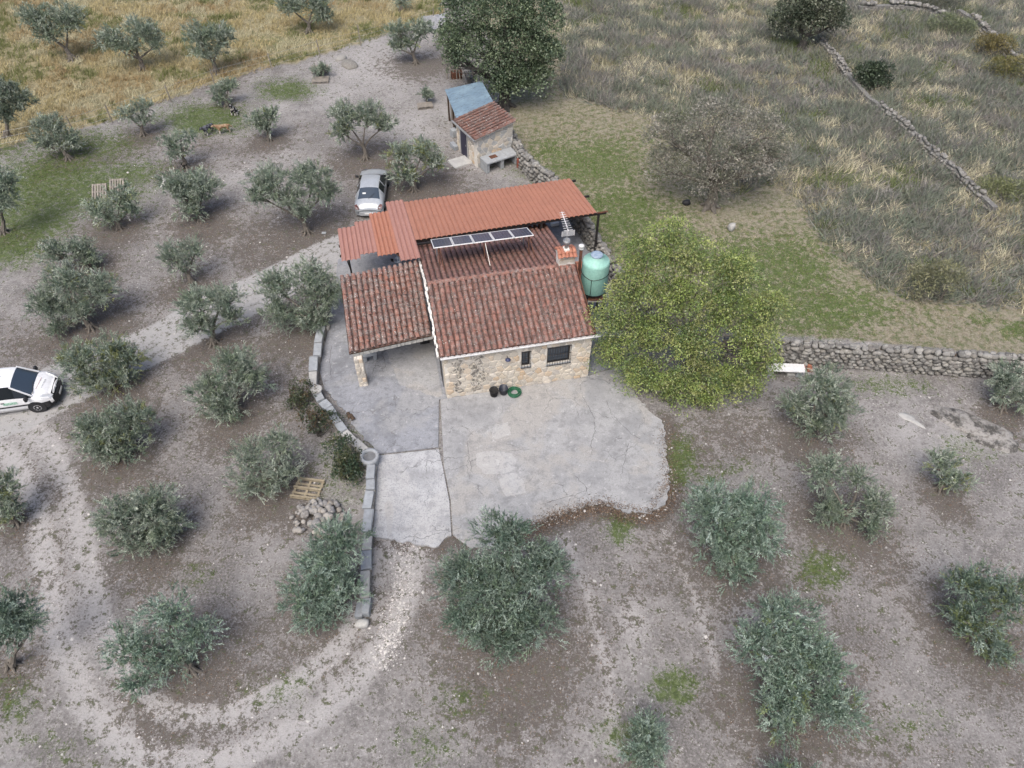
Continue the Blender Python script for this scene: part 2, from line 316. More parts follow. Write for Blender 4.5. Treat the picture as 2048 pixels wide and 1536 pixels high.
# ------------------------------------------------------------------ where things stand (surveyed from the photo)
OLIVES = [  # label, trunk base (u,v) or None, crown lobes (u, v, ru, rv)
 ('grey olive tree in the golden grass, farthest corner of the field', (145,118), [(70,35,40,30),(130,40,45,38),(95,70,35,22)]),
 ('wide olive tree in the golden grass, second from the far field corner', (285,138), [(225,80,35,28),(280,62,42,28),(310,85,22,22),(255,95,35,18)]),
 ('olive tree with split crown in golden grass, just beyond the wire fence', (432,145), [(395,72,32,30),(440,75,30,32),(415,105,38,20)]),
 ('olive tree in the grass field cut by the top picture edge', (618,65), [(580,12,35,25),(630,8,38,28),(645,30,22,20)]),
 ('tip of an olive tree at the top edge near the oak', (803,22), [(803,2,20,12)]),
 ('dark olive tree at the left picture edge beside the golden grass', (15,272), [(5,185,35,32),(38,200,25,30),(12,225,28,28)]),
 ('silvery young olive tree by the fence, left of the green grass', (138,318), [(100,255,35,28),(85,285,28,22),(135,280,28,25)]),
 ('thin-leaved pale olive sapling beside the field edge path', (288,270), [(255,228,26,16),(285,215,25,16),(290,238,22,18)]),
 ('small leaning olive tree right behind the sitting black dog', (455,212), [(435,185,18,16),(458,172,18,14),(440,198,14,8)]),
 ('small olive tree on bare soil right of the tan dog', (541,280), [(512,242,24,16),(540,232,22,16),(530,252,22,14)]),
 ('wispy olive sapling in front of the grey dog', (372,335), [(340,285,24,14),(372,275,26,14),(360,305,28,18)]),
 ('olive tree with gnarled root flare at the far end of the bare yard', (832,128), [(795,62,28,18),(840,60,30,22),(815,85,30,14),(795,90,18,16)]),
 ('spreading olive tree with pale trunk between the dogs and the shed', (732,318), [(690,235,36,34),(735,230,36,30),(770,250,26,20),(685,265,26,22)]),
 ('olive tree with yellowing skirts beside the silver car', (828,380), [(800,310,34,26),(850,300,34,24),(870,328,28,22),(805,350,30,28)]),
 ('large twin-crowned olive tree with root mound left of the silver car', (615,465), [(535,365,46,38),(620,355,48,34),(650,385,32,30),(580,400,50,22),(515,395,22,22),(610,425,18,14)]),
 ('dense rounded olive tree left of the twin-crowned one', (402,437), [(355,375,42,40),(405,375,40,42),(380,415,36,28)]),
 ('loose olive tree growing in front of the white slatted pallets', (240,457), [(195,420,30,28),(240,395,36,26),(215,435,28,16),(258,420,22,24)]),
 ('olive tree with thick root base at the left edge by green grass', (8,465), [(5,365,32,36),(8,405,28,28)]),
 ('green olive tree half hidden behind a bigger one left of the track', (178,540), [(110,508,32,26),(155,500,34,22),(180,520,28,20)]),
 ('big broad olive tree with bare lower branches above the gravel track', (185,657), [(130,565,45,40),(200,580,48,42),(95,610,40,42),(150,620,45,30),(115,655,22,22)]),
 ('young olive tree with two thin stems beyond the gravel track', (385,567), [(345,510,34,30),(385,505,30,32),(360,535,28,18)]),
 ('tall olive tree touching the porch roof beside the block wall', (648,655), [(555,575,48,42),(620,560,45,45),(650,590,38,40),(560,630,38,35),(620,640,42,32)]),
 ('olive tree standing at the near edge of the gravel track', (428,685), [(395,610,46,36),(445,600,42,30),(400,655,36,28),(460,635,28,22)]),
 ('yellow-tinged olive tree directly in front of the white van', None, [(160,725,46,45),(215,705,50,35),(255,720,34,32),(190,765,52,24),(240,750,40,30)]),
 ('olive tree with an arched crown between track and curved block wall', None, [(470,725,48,36),(430,790,52,48),(495,760,42,45),(455,820,40,26)]),
 ('dense bushy olive tree below the white van', None, [(205,860,52,48),(265,840,50,48),(240,895,62,32),(190,900,30,22)]),
 ('loose pale olive tree behind the wooden pallet and rock heap', None, [(500,920,46,42),(560,890,42,38),(500,970,48,35),(560,950,46,50)]),
 ('yellowish olive tree cut by the left edge, level with the rock heap', None, [(5,985,40,50),(15,1030,28,30)]),
 ('compact round olive tree inside the bend of the dirt track', None, [(240,1035,46,58),(305,1020,56,52),(280,1080,62,38),(335,1055,36,42)]),
 ('olive tree with dark leaning trunk at the lower left edge', (25,1330), [(15,1225,52,42),(45,1250,36,40),(15,1275,40,22)]),
 ('large open olive tree with visible branches in the lower left', (385,1340), [(330,1230,60,42),(265,1295,62,52),(390,1270,64,48),(330,1320,62,42),(280,1360,40,30)]),
 ('olive tree leaning over the end of the block wall', None, [(680,1085,58,52),(650,1130,62,52),(620,1190,58,55),(680,1180,55,60),(640,1230,50,36)]),
 ('biggest dark olive tree overlapping the front edge of the concrete yard', None, [(1010,1075,66,52),(935,1160,72,66),(1075,1140,70,72),(1000,1180,80,70),(940,1240,60,55),(1060,1240,70,58),(1000,1280,72,42)]),
 ('dense blue-green olive tree off the right corner of the concrete yard', None, [(1430,1020,66,58),(1510,1020,56,55),(1440,1085,66,50),(1520,1080,46,50),(1470,1140,48,32)]),
 ('three-lobed olive tree right of the concrete yard', None, [(1648,945,50,36),(1662,1022,46,34),(1752,1015,30,42),(1712,958,30,22),(1748,1058,28,20)]),
 ('smallest olive bush on bare soil near the rock outcrop', None, [(1885,930,38,28),(1910,965,34,20)]),
 ('hollow-crowned olive tree below the dry stone wall by the white board', (1612,862), [(1650,770,58,34),(1590,810,34,32),(1670,820,48,40),(1640,850,56,22)]),
 ('olive tree cut by the right edge in front of the stone wall', None, [(2020,760,42,34),(2045,800,25,26),(2000,790,16,20)]),
 ('yellow-green and dark olive tree at the lower right edge', None, [(1950,1175,60,42),(2020,1200,50,55),(1945,1245,56,50),(1990,1300,45,36)]),
 ('tall many-lobed olive tree in the lower right foreground', None, [(1570,1240,72,42),(1520,1290,60,48),(1600,1300,70,48),(1650,1330,50,52),(1590,1370,80,55),(1560,1430,58,45),(1670,1420,58,55)]),
 ('pale small olive tree at the bottom edge among green weeds', None, [(1300,1470,38,48),(1290,1510,44,36)]),
 ('olive tree whose tips just enter the bottom edge', None, [(1585,1575,66,45)]),
]
def gpoly(px, z=0.): return np.array([G(u, v, z)[:2] for u, v in px])
def in_poly(x, y, P):
    r = np.zeros(x.shape, bool); n = len(P)
    for i in range(n):
        x0, y0 = P[i]; x1, y1 = P[(i+1) % n]
        c = ((y0 > y) != (y1 > y)); r ^= c & (x < (x1-x0)*(y-y0)/(y1-y0+1e-12)+x0)
    return r
def dist_line(x, y, P):
    d = np.full(x.shape, 1e9)
    for (x0, y0), (x1, y1) in zip(P[:-1], P[1:]):
        L2 = (x1-x0)**2+(y1-y0)**2; t = np.clip(((x-x0)*(x1-x0)+(y-y0)*(y1-y0))/L2, 0, 1)
        d = np.minimum(d, np.hypot(x-x0-t*(x1-x0), y-y0-t*(y1-y0)))
    return d
TRACK1 = gpoly([(-120,880),(60,800),(180,745),(300,690),(430,625),(560,560),(680,505),(770,470)])
TRACK2 = gpoly([(-20,850),(60,900),(110,1000),(130,1120),(160,1250),(210,1380),(300,1470),(450,1480),(600,1410),(700,1320),(770,1210),(800,1090)])
FIELD = gpoly([(-700,380),(0,296),(150,262),(300,215),(420,165),(520,140),(700,92),(880,38),(905,-60),(880,-330),(-2200,-330)])
SCRUB = gpoly([(1135,-330),(1120,-50),(1130,190),(1230,215),(1330,250),(1450,390),(1560,370),(1620,430),(1690,520),(1800,595),(1950,605),(2200,650),(3600,650),(3200,-330)])
MEADOW = gpoly([(905,-60),(985,100),(1010,200),(1030,270),(1075,345),(1160,450),(1240,550),(1300,640),(1560,668),(2048,712),(3600,760),(3600,500),(1900,-60)])
GREEN = [(120,370,130,60,1.15),(60,430,75,55,1.3),(20,490,70,35,1.15),(200,290,80,30,.7),(410,240,62,24,1.45),(250,345,60,25,.85),(575,180,45,18,1.1),(640,75,60,12,.5),(550,85,60,15,.5),(20,300,60,20,.5),
 (1190,330,110,60,.95),(1240,430,80,50,1.3),(1100,300,50,30,.8),(1330,430,70,40,.6),(1530,560,130,80,1.15),(1640,620,130,45,1.15),(1460,500,60,40,.8),(1380,200,60,30,.3),(1700,410,40,25,.6),(1600,655,60,15,.9),(1960,640,30,10,.8),(2035,660,25,15,1.1),
 (1360,920,24,42,1.3),(1240,1055,20,20,1.3),(1640,1135,42,38,.9),(1345,1375,34,30,1.4),(1250,1470,50,40,.6),(920,1400,60,25,.5),(390,1155,40,20,.4),(560,1380,60,30,.4),(20,1400,40,50,.5),(100,1500,90,30,.4),
 (850,1480,60,40,.45),(1800,1460,80,40,.35),(1420,960,30,20,.5),(1930,900,60,30,.4),(690,920,45,60,.5),(1780,770,80,20,.45),(1150,80,40,30,.3),(1480,940,40,25,.4)]
LITTER = [(1200,1018,120,22,1.2),(1345,920,18,70,1.1),(775,1085,45,14,1.),(1480,870,150,55,.6),(1400,900,60,50,.6),(1550,1180,140,70,.5),(720,760,120,60,.2),(560,760,120,70,.45),(1700,1500,200,60,.45),(900,1420,70,50,.35),(560,840,90,60,.4),(250,940,90,40,.5),(330,1130,120,50,.5),(620,1300,110,60,.5),(1440,1200,60,110,.4),(300,450,150,50,.35),(520,300,120,40,.3),(430,290,60,30,.4),(80,1120,60,120,.45),(540,1350,120,40,.5)]
PALE = [(760,130,150,70,.7),(830,250,110,60,.6),(560,215,40,18,.5),(1265,1240,40,70,.8),(1240,1330,60,60,.5),(1900,880,130,45,.6),(1850,1130,120,90,.5),(1480,1130,40,110,.3),(420,1470,260,60,.5),(960,330,60,20,.6),(640,1180,140,90,.4),(1180,1480,90,50,.5)]

# ------------------------------------------------------------------ ground sheet
def axis(segs):
    a = [segs[0][0]]
    for lo, hi, st in segs: a += list(np.linspace(lo, hi, max(1, int(round((hi-lo)/st)))+1)[1:])
    return np.array(a)
gx = axis([(-600,-120,60),(-120,-60,6),(-60,-30,.8),(-30,28,.26),(28,60,.8),(60,120,6),(120,600,60)])
gy = axis([(-150,-10,20),(-10,5,1.5),(5,32,.22),(32,52,.36),(52,80,.6),(80,120,4),(120,900,60)])
X, Y = np.meshgrid(gx, gy); X = X.ravel(); Y = Y.ravel(); nx, ny = len(gx), len(gy)
U, V = proj(np.stack([X, Y, np.zeros_like(X)], 1))
def blobs(L, sharp=1.):
    r = np.zeros_like(X)
    for u, v, ru, rv, wt in L: r = np.maximum(r, wt*np.exp(-(((U-u)/ru)**2+((V-v)/rv)**2)*.7))
    return r
wob = fbm(X, Y, 2.2, 3)-.5; wob2 = fbm(X, Y, .8, 9)-.5
d1 = dist_line(X, Y, TRACK1); d2 = dist_line(X, Y, TRACK2)
track = np.clip((1.75-(d1+wob*.7))/.35, 0, 1); rut = np.exp(-((np.abs(d2+wob*.25)-.80)/.42)**4)
dirt2 = np.clip(1.2-(d2+wob*1.3)/1.7, 0, 1)*.55 + .55*rut
field = in_poly(X+wob*1.6, Y+wob2*1.6, FIELD).astype(float); scrub = in_poly(X+wob*3, Y+wob2*2, SCRUB).astype(float); meadow = in_poly(X+wob*.8, Y, MEADOW).astype(float)
litter = blobs(LITTER)
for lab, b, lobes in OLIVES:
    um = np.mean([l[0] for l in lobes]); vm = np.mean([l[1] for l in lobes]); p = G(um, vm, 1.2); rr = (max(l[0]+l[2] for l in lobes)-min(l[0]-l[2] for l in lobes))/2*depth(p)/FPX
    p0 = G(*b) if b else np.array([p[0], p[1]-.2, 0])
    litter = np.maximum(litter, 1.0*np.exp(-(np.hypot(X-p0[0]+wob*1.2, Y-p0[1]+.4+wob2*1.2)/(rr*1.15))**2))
EDGE = gpoly([(1330,850),(1341,965),(1331,1006),(1302,1030),(1252,1028),(1222,1015),(1186,1010),(1152,1024),(1110,1033),(1068,1052),(1010,1078)]); de = dist_line(X, Y, EDGE); litter = np.maximum(litter, 1.25*np.exp(-(np.maximum(de-.12, 0)/.5)**2))
EDGE2 = gpoly([(750,1074),(800,1088),(838,1094),(872,1099),(906,1074),(942,1101)]); litter = np.maximum(litter, 1.0*np.exp(-(dist_line(X, Y, EDGE2)/.35)**2))
d3 = np.minimum(dist_line(X, Y, gpoly([(1320,1045),(1360,1120),(1400,1220),(1425,1300),(1440,1380)])), dist_line(X, Y, gpoly([(1130,1080),(1180,1200),(1215,1350),(1225,1500)]))); dirt2 = np.maximum(dirt2, .8*np.exp(-((d3+wob*.5)/.32)**2))
litter = np.clip(litter*(1-.85*np.clip(track+rut*.8, 0, 1)), 0, 1.2)
green = np.clip(blobs(GREEN)*1.15 + wob*.5, 0, 1)*(blobs(GREEN) > .06)
pt_ = fbm(X, Y, 4.5, 91); pt2 = fbm(X, Y, 1.7, 93); litter = np.clip(litter + 1.6*np.clip(.46-pt_, 0, 1)*(1-track)*(1-rut)+ .9*np.clip(.42-pt2, 0, 1)*(1-track), 0, 1.2)
pale = np.clip(np.maximum(np.maximum(track*.9, dirt2), np.maximum(blobs(PALE), 2.2*np.clip(pt_-.56, 0, .4))), 0, 1)
MA = np.stack([litter, green, pale, field], 1); MBc = np.stack([scrub, meadow*(1-scrub), track, rut], 1)
Zg = (fbm(X, Y, 3.0, 21)-.5)*.10 + (fbm(X, Y, .6, 33, 2)-.5)*.035 - .035*rut - .02*track
Zg = Zg - .02
inner = np.clip((np.abs(X)-70)/40, 0, 1)+np.clip((Y-85)/40, 0, 1)
I = np.arange(nx*ny).reshape(ny, nx); F = np.stack([I[:-1, :-1], I[:-1, 1:], I[1:, 1:], I[1:, :-1]], -1).reshape(-1, 4)
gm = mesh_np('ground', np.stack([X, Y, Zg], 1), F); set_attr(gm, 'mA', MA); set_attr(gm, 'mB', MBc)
def hz(x, y):
    """ground height under a point"""
    x = np.asarray(x, float); y = np.asarray(y, float); i = np.clip(np.searchsorted(gx, x)-1, 0, nx-2); j = np.clip(np.searchsorted(gy, y)-1, 0, ny-2)
    fx = (x-gx[i])/(gx[i+1]-gx[i]); fy = (y-gy[j])/(gy[j+1]-gy[j]); Z = Zg.reshape(ny, nx)
    return (Z[j, i]*(1-fx)+Z[j, i+1]*fx)*(1-fy)+(Z[j+1, i]*(1-fx)+Z[j+1, i+1]*fx)*fy
def samp(A, x, y):
    i = np.clip(np.searchsorted(gx, x)-1, 0, nx-2); j = np.clip(np.searchsorted(gy, y)-1, 0, ny-2); return A.reshape(ny, nx)[j, i]
k = N('ground'); A = k.attr('mA'); B = k.attr('mB'); ra = k.sep(A.outputs['Color']); aa = A.outputs['Alpha']; rb = k.sep(B.outputs['Color']); ba = B.outputs['Alpha']
n_big = k.noise(.55, 6, .7); n_mid = k.noise(2.6, 6, .75); n_fine = k.noise(11, 6, .85); n_grain = k.noise(48, 3, .8)
def rag(mask, amp1, amp2, lo, hi):
    """mask with ragged, soil-like edges"""
    x = k.math('ADD', mask, k.math('MULTIPLY', k.math('SUBTRACT', n_mid, .5), amp1)); x = k.math('ADD', x, k.math('MULTIPLY', k.math('SUBTRACT', n_fine, .5), amp2)); return k.ramp(x, lo, hi)
n_five = k.noise(5.5, 6, .8)
c = k.mix(k.ramp(n_big, .38, .62), (.25, .241, .235), (.17, .162, .157))
c = k.mix(k.math('MULTIPLY', k.ramp(n_mid, .49, .60), .75), c, (.375, .364, .36))
c = k.mix(k.math('MULTIPLY', k.ramp(n_mid, .44, .30), .8), c, (.11, .102, .098))
sm = k.math('SUBTRACT', 1.0, k.math('MULTIPLY', k.math('MAXIMUM', ra[2], rb[2]), .75)); sm = k.math('MULTIPLY', sm, k.ramp(n_big, .35, .6))
c = k.mix(k.math('MULTIPLY', rag(ra[2], 1.8, 1.0, .15, .75), .85), c, k.mix(k.ramp(n_mid, .35, .65), (.40, .39, .383), (.335, .326, .32)))
c = k.mix(k.math('MULTIPLY', rag(rb[2], .8, .6, .2, .6), .92), c, k.mix(k.ramp(n_fine, .42, .58), (.315, .315, .315), (.385, .385, .382)))
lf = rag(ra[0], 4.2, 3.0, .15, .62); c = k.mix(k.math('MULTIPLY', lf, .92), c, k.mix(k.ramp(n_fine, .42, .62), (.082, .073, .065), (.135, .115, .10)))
c = k.mix(k.math('MULTIPLY', k.ramp(n_fine, .51, .60), k.math('MULTIPLY', sm, .75)), c, (.11, .10, .095))
c = k.mix(k.math('MULTIPLY', k.ramp(n_five, .53, .62), k.math('MULTIPLY', sm, .75)), c, (.12, .11, .105))
c = k.mix(k.math('MULTIPLY', k.ramp(n_fine, .47, .38), .4), c, (.45, .435, .425))
c = k.mix(k.math('MULTIPLY', k.ramp(n_grain, .57, .72), .25), c, (.48, .465, .45))
c = k.mix(k.math('MULTIPLY', aa, .9), c, k.mix(k.ramp(n_mid, .35, .65), (.32, .28, .165), (.19, .17, .10)))
c = k.mix(k.math('MULTIPLY', rb[0], .9), c, k.mix(k.ramp(n_mid, .38, .62), (.19, .18, .14), (.10, .108, .085)))
c = k.mix(k.math('MULTIPLY', rb[1], .88), c, k.mix(k.ramp(n_mid, .42, .60), k.mix(k.ramp(n_five, .45, .6), (.29, .262, .20), (.20, .175, .13)), (.135, .145, .075)))
gf = rag(ra[1], 4.0, 3.2, .25, .95); c = k.mix(k.math('MULTIPLY', gf, .85), c, k.mix(k.ramp(n_five, .42, .58), (.105, .145, .045), (.065, .095, .034)))
pb = k.math('LESS_THAN', k.voro(5.0), .06); c = k.mix(k.math('MULTIPLY', pb, k.ramp(n_big, .4, .6)), c, (.44, .435, .43))
k.bump(k.math('ADD', k.math('MULTIPLY', n_fine, .8), k.math('ADD', n_mid, k.math('MULTIPLY', n_grain, .35))), .7, .06)
MT['ground'] = k.out(c, .95, 0, .15)
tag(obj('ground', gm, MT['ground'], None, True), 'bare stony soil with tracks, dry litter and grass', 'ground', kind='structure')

# ------------------------------------------------------------------ concrete yard: three slabs with joints
def rough_outline(px, z=.0, jag=(), amp=.10, step=.13, seed=1):
    """outline in metres; edges whose index is in jag are broken and uneven"""
    P = gpoly(px, z); R = rng(seed); out = []
    for i in range(len(P)):
        a, b = P[i], P[(i+1) % len(P)]; L = np.hypot(*(b-a)); n = max(1, int(L/step)) if i in jag else 1; nn = np.array([-(b-a)[1], (b-a)[0]])/L
        for t in range(n):
            q = a+(b-a)*t/n
            if i in jag and t > 0: q = q + nn*(R.normal(0, amp*.45) + amp*1.2*(float(vnoise(q[0]*1.0, q[1]*1.0, .55, seed))-.5))
            out.append((q[0], q[1]))
    return out
def slab(name, px, z1, mat, jag=(), seed=1, parent=None, z0=-.12):
    P = rough_outline(px, 0, jag, seed=seed); n = len(P); m = MB()
    c = np.mean(P, 0); ins = [((x-c[0])*.997+c[0], (y-c[1])*.997+c[1]) for x, y in P]
    vs = [(x, y, z0) for x, y in P]+[(x, y, z1-.012) for x, y in P]+[(x, y, z1) for x, y in ins]
    fs = [(i, (i+1) % n, n+(i+1) % n, n+i) for i in range(n)]+[(n+i, n+(i+1) % n, 2*n+(i+1) % n, 2*n+i) for i in range(n)]+[tuple(range(2*n, 3*n))]
    m.add(vs, fs)
    o = m.build(name, mat, parent); return o
yard = tag(bpy.data.objects.new('concrete_yard', None), 'cracked grey concrete yard around the house', 'pavement', kind='structure'); COL.objects.link(yard)
slab('slab', [(881,800),(1180,752),(1235,735),(1262,770),(1290,815),(1324,842),(1330,885),(1336,930),(1341,965),(1331,1004),(1302,1028),(1252,1026),(1222,1013),(1186,1008),(1152,1022),(1110,1031),(1068,1050),(1010,1075),(972,1092),(942,1098),(906,1071),(902,1003),(888,932)], .060, MT['concrete'], set(range(3, 19)), 3, yard)
slab('slab', [(878,899),(885,932),(899,1003),(903,1072),(872,1096),(838,1091),(800,1085),(746,1072),(748,960),(757,912)], .050, MT['concrete_rough'], {3,4,5,6}, 5, yard)
slab('slab', [(878,800),(877,895),(755,909),(715,862),(690,828),(650,782),(640,745),(640,700),(655,652),(668,590),(676,520),(800,470),(1040,415),(1120,395),(1165,450),(1205,520),(1232,600),(1240,690),(1232,733),(1178,750)], .045, MT['concrete_dark'], {2,3,4}, 7, yard)
for px, sd in (([(954,905),(985,900),(1020,905),(1033,918),(1030,938),(1003,948),(968,946),(952,928)], 1), ([(996,950),(1030,945),(1048,962),(1052,985),(1012,992),(1002,975)], 2), ([(976,852),(1016,842),(1022,868),(990,878)], 3)):
    P = rough_outline(px, .1, set(range(8)), .05, .12, sd); MB().prism(P, .056, .064).build('repair_patch', MT['concrete_patch'], yard)
P = rough_outline([(769,1008),(776,999),(784,1004),(787,1020),(783,1072),(775,1072)], .085, {2,3,4}, .03, .12, 4); MB().prism(P, .046, .054).build('repair_patch', MT['concrete_patch'], yard)
P = rough_outline([(860,640),(868,700),(885,790),(876,794),(800,770),(770,700),(760,640)], .075, {3,4,5}, .08, .2, 4); MB().prism(P, .041, .050).build('porch_floor', MT['concrete'], yard)

def crack(px, z, seed, w_=.022):
    R = random.Random(seed); P = []
    for (a, b), (c_, d) in zip(px[:-1], px[1:]):
        for t in range(7): P.append(G(a+(c_-a)*t/7+R.uniform(-1.6, 1.6), b+(d-b)*t/7+R.uniform(-1.2, 1.2), z))
    vs, fs = [], []
    for i, p in enumerate(P):
        q = P[min(i+1, len(P)-1)]-P[max(i-1, 0)]; n = np.array([-q[1], q[0], 0]); n /= np.linalg.norm(n)+1e-9; h = w_*R.uniform(.3, 1)*(1 if 0 < i < len(P)-1 else .1)/2; vs += [p+n*h, p-n*h]
        if i: fs.append((2*i-2, 2*i-1, 2*i+1, 2*i))
    MB().add(vs, fs).build('crack', CRK, yard)
CRK = plain('crack_dark', (.085, .085, .09), .95)
for i, (px, z) in enumerate(([[(1163,790),(1176,812),(1188,835),(1190,862),(1182,890),(1184,915)], .063], [[(1212,800),(1222,826),(1240,845),(1262,868),(1285,880)], .063], [[(1000,898),(1010,925),(1018,950)], .063], [[(1150,950),(1172,975),(1178,1005)], .063], [[(1285,1008),(1300,1000),(1320,996),(1334,985)], .063], [[(1240,960),(1246,935),(1252,910),(1258,880)], .063], [[(935,880),(938,915),(945,950)], .063], [[(805,1080),(820,1072),(845,1078),(868,1068),(896,1062)], .053], [[(862,893),(878,905),(890,915),(905,917)], .064], [[(770,640),(764,690),(770,725),(775,745)], .052], [[(648,752),(664,748),(684,744)], .048], [[(662,690),(660,730),(664,770)], .048], [[(1080,1010),(1110,1000),(1150,990),(1175,980)], .063])): crack(px, z, i)
# ------------------------------------------------------------------ house frame
HTH = math.radians(11.82); HO = np.array([-3.138, 23.368, 0.]); HL, ZE, ZR, HD, ZB, HDB = 7.07, 3.03, 4.17, 3.70, 2.47, 9.39
hex_, hey = np.array([math.cos(HTH), math.sin(HTH), 0]), np.array([-math.sin(HTH), math.cos(HTH), 0])
def loc(u, v, z):
    """photo pixel at height z in house coordinates"""
    d = G(u, v, z)-HO; return np.array([d @ hex_, d @ hey, z])
def onfront(u, v):
    """photo pixel on the front wall plane: (x, z)"""
    d = ray(u, v); t = ((HO-CC) @ hey)/(d @ hey); q = CC+d*t-HO; return q @ hex_, q[2]
house = thing('stone_house', 'small stone house with mossy red tile roof and white gutter', 'house', HO, HTH)
WT = .45
# windows of the front wall
wb = [onfront(1095,696), onfront(1139,722)]; ws = [onfront(1043,704), onfront(1060,731)]
WINS = []
for (a, b) in (wb, ws):
    x0, x1 = sorted((a[0], b[0])); z0, z1 = sorted((a[1], b[1])); WINS.append((x0, x1, z0, z1))
def wall_boxes(m, L, Hh, t, holes, y0=0.0):
    xs = sorted({0, L, *[q for h in holes for q in h[:2]]})
    for xa, xb in zip(xs[:-1], xs[1:]):
        hs_ = [h for h in holes if h[0] < (xa+xb)/2 < h[1]]
        z = -.05
        for h in sorted(hs_, key=lambda h: h[2]): m.box(((xa+xb)/2, y0+t/2, (z+h[2])/2), (xb-xa, t, h[2]-z)); z = h[3]
        m.box(((xa+xb)/2, y0+t/2, (z+Hh)/2), (xb-xa, t, Hh-z))
m = MB(); wall_boxes(m, HL, ZE-.02, WT, WINS); front = m.build('front_wall', MT['mortar'], house)
Mx = np.array([[0, 0, 1], [1, 0, 0], [0, 1, 0.]])   # (y,z) outline swept along x
gab = [(WT+.002, -.05), (WT+.002, ZE-.05), (HD, ZR-.1), (HDB-.3, ZB-.02), (HDB-.3, -.05)]
lw = MB().prism(gab, 0, WT, Mx).build('side_wall', MT['mortar'], house); rw = MB().prism(gab, HL-WT, HL, Mx).build('side_wall', MT['mortar'], house)
MB().box((HL/2, HDB-.55, ZB/2), (HL-2*WT-.004, .4, ZB)).build('rear_wall', MT['mortar'], house)

def clip(poly, nx_, ny_, d):
    out = []
    for i in range(len(poly)):
        a, b = poly[i], poly[(i+1) % len(poly)]; da = a[0]*nx_+a[1]*ny_-d; db = b[0]*nx_+b[1]*ny_-d
        if da <= 0: out.append(a)
        if da*db < 0: t = da/(da-db); out.append((a[0]+(b[0]-a[0])*t, a[1]+(b[1]-a[1])*t))
    return out
def stones(W, Hh, cell, seed, holes=(), gap=.017, squash=.8):
    R = rng(seed); nx_ = int(W/cell); nz_ = int(Hh/(cell*squash)); cx, cz = W/nx_, Hh/nz_; P = []
    for j in range(-1, nz_+1):
        for i in range(-1, nx_+1): P.append(((i+.5+R.uniform(-.42, .42)+(.25 if j % 2 else -.25))*cx, (j+.5+R.uniform(-.36, .36))*cz))
    P = np.array(P); out = []
    for p in P:
        if not (-.02 < p[0] < W+.02 and -.02 < p[1] < Hh+.02): continue
        if any(h[0] < p[0] < h[1] and h[2] < p[1] < h[3] for h in holes): continue
        q = [(0, 0), (W, 0), (W, Hh), (0, Hh)]
        d2 = ((P-p)**2).sum(1); idx = np.argsort(d2)[1:16]
        for j in idx:
            n = P[j]-p; L = math.hypot(*n); n = n/L; mid = (P[j]+p)/2; q = clip(q, n[0], n[1], float(n @ mid)-gap)
            if len(q) < 3: break
        for h in holes:
            if len(q) < 3: break
            if any(h[0]-.02 < a < h[1]+.02 and h[2]-.02 < b < h[3]+.02 for a, b in q) or (min(a for a, b in q) < h[1] and max(a for a, b in q) > h[0] and min(b for a, b in q) < h[3] and max(b for a, b in q) > h[2]):
                dl, dr, db_, dt = h[0]-p[0], p[0]-h[1], h[2]-p[1], p[1]-h[3]; b = max(dl, dr, db_, dt)
                q = clip(q, 1, 0, h[0]-.03) if b == dl else clip(q, -1, 0, -h[1]-.03) if b == dr else clip(q, 0, 1, h[2]-.03) if b == db_ else clip(q, 0, -1, -h[3]-.03)
        if len(q) < 3: continue
        ar = abs(sum(q[i][0]*q[(i+1) % len(q)][1]-q[(i+1) % len(q)][0]*q[i][1] for i in range(len(q))))/2
        if ar > .006: out.append((p, q))
    return out
def stone_mesh(q, t, R, y=0.0, M=None, c=(0, 0, 0)):
    """one squared-off field stone standing proud of the mortar: outline q in (x,z), face towards -y"""
    n = len(q); cx = sum(a for a, b in q)/n; cz = sum(b for a, b in q)/n; V = []; tt = t*R.uniform(.55, 1.3)
    for (s, d) in ((1.0, .012), (.97, -tt*.62), (.80, -tt)):
        for a, b in q: V.append((cx+(a-cx)*s, y+d+(R.uniform(-.008, .008) if d < 0 else 0), cz+(b-cz)*s))
    V.append((cx, y-tt*1.12, cz))
    F_ = []
    for k_ in (0, n):
        for i in range(n): F_.append((k_+i, k_+(i+1) % n, k_+n+(i+1) % n, k_+n+i))
    for i in range(n): F_.append((2*n+i, 2*n+(i+1) % n, 3*n))
    return MB().add(V, F_)
R_ = random.Random(5)
for p, q in stones(HL, ZE-.02, .34, 11, WINS):
    st = (.45 < p[0] < .8 and .3 < p[1] < 2.6) or (1.25 < p[0] < 1.85 and .25 < p[1] < 2.95)
    stone_mesh(q, .045, R_, 0).build('stone', MT['stained_stone'] if st else MT['house_stone'], front)
# left gable seen at a grazing angle
m = MB(); mR = np.array([[0, 1, 0], [-1, 0, 0], [0, 0, 1.]])
for p, q in stones(HDB-.3, ZB, .36, 12):
    if p[0] > 5: continue
    s_ = stone_mesh([(b_, c_) for b_, c_ in q], .03, R_); m.add([(y_, x_, z_) for x_, y_, z_ in s_.v], [f[::-1] for f in s_.f])
tag(m.build('stone_facing', MT['house_stone'], lw), kind='stuff')
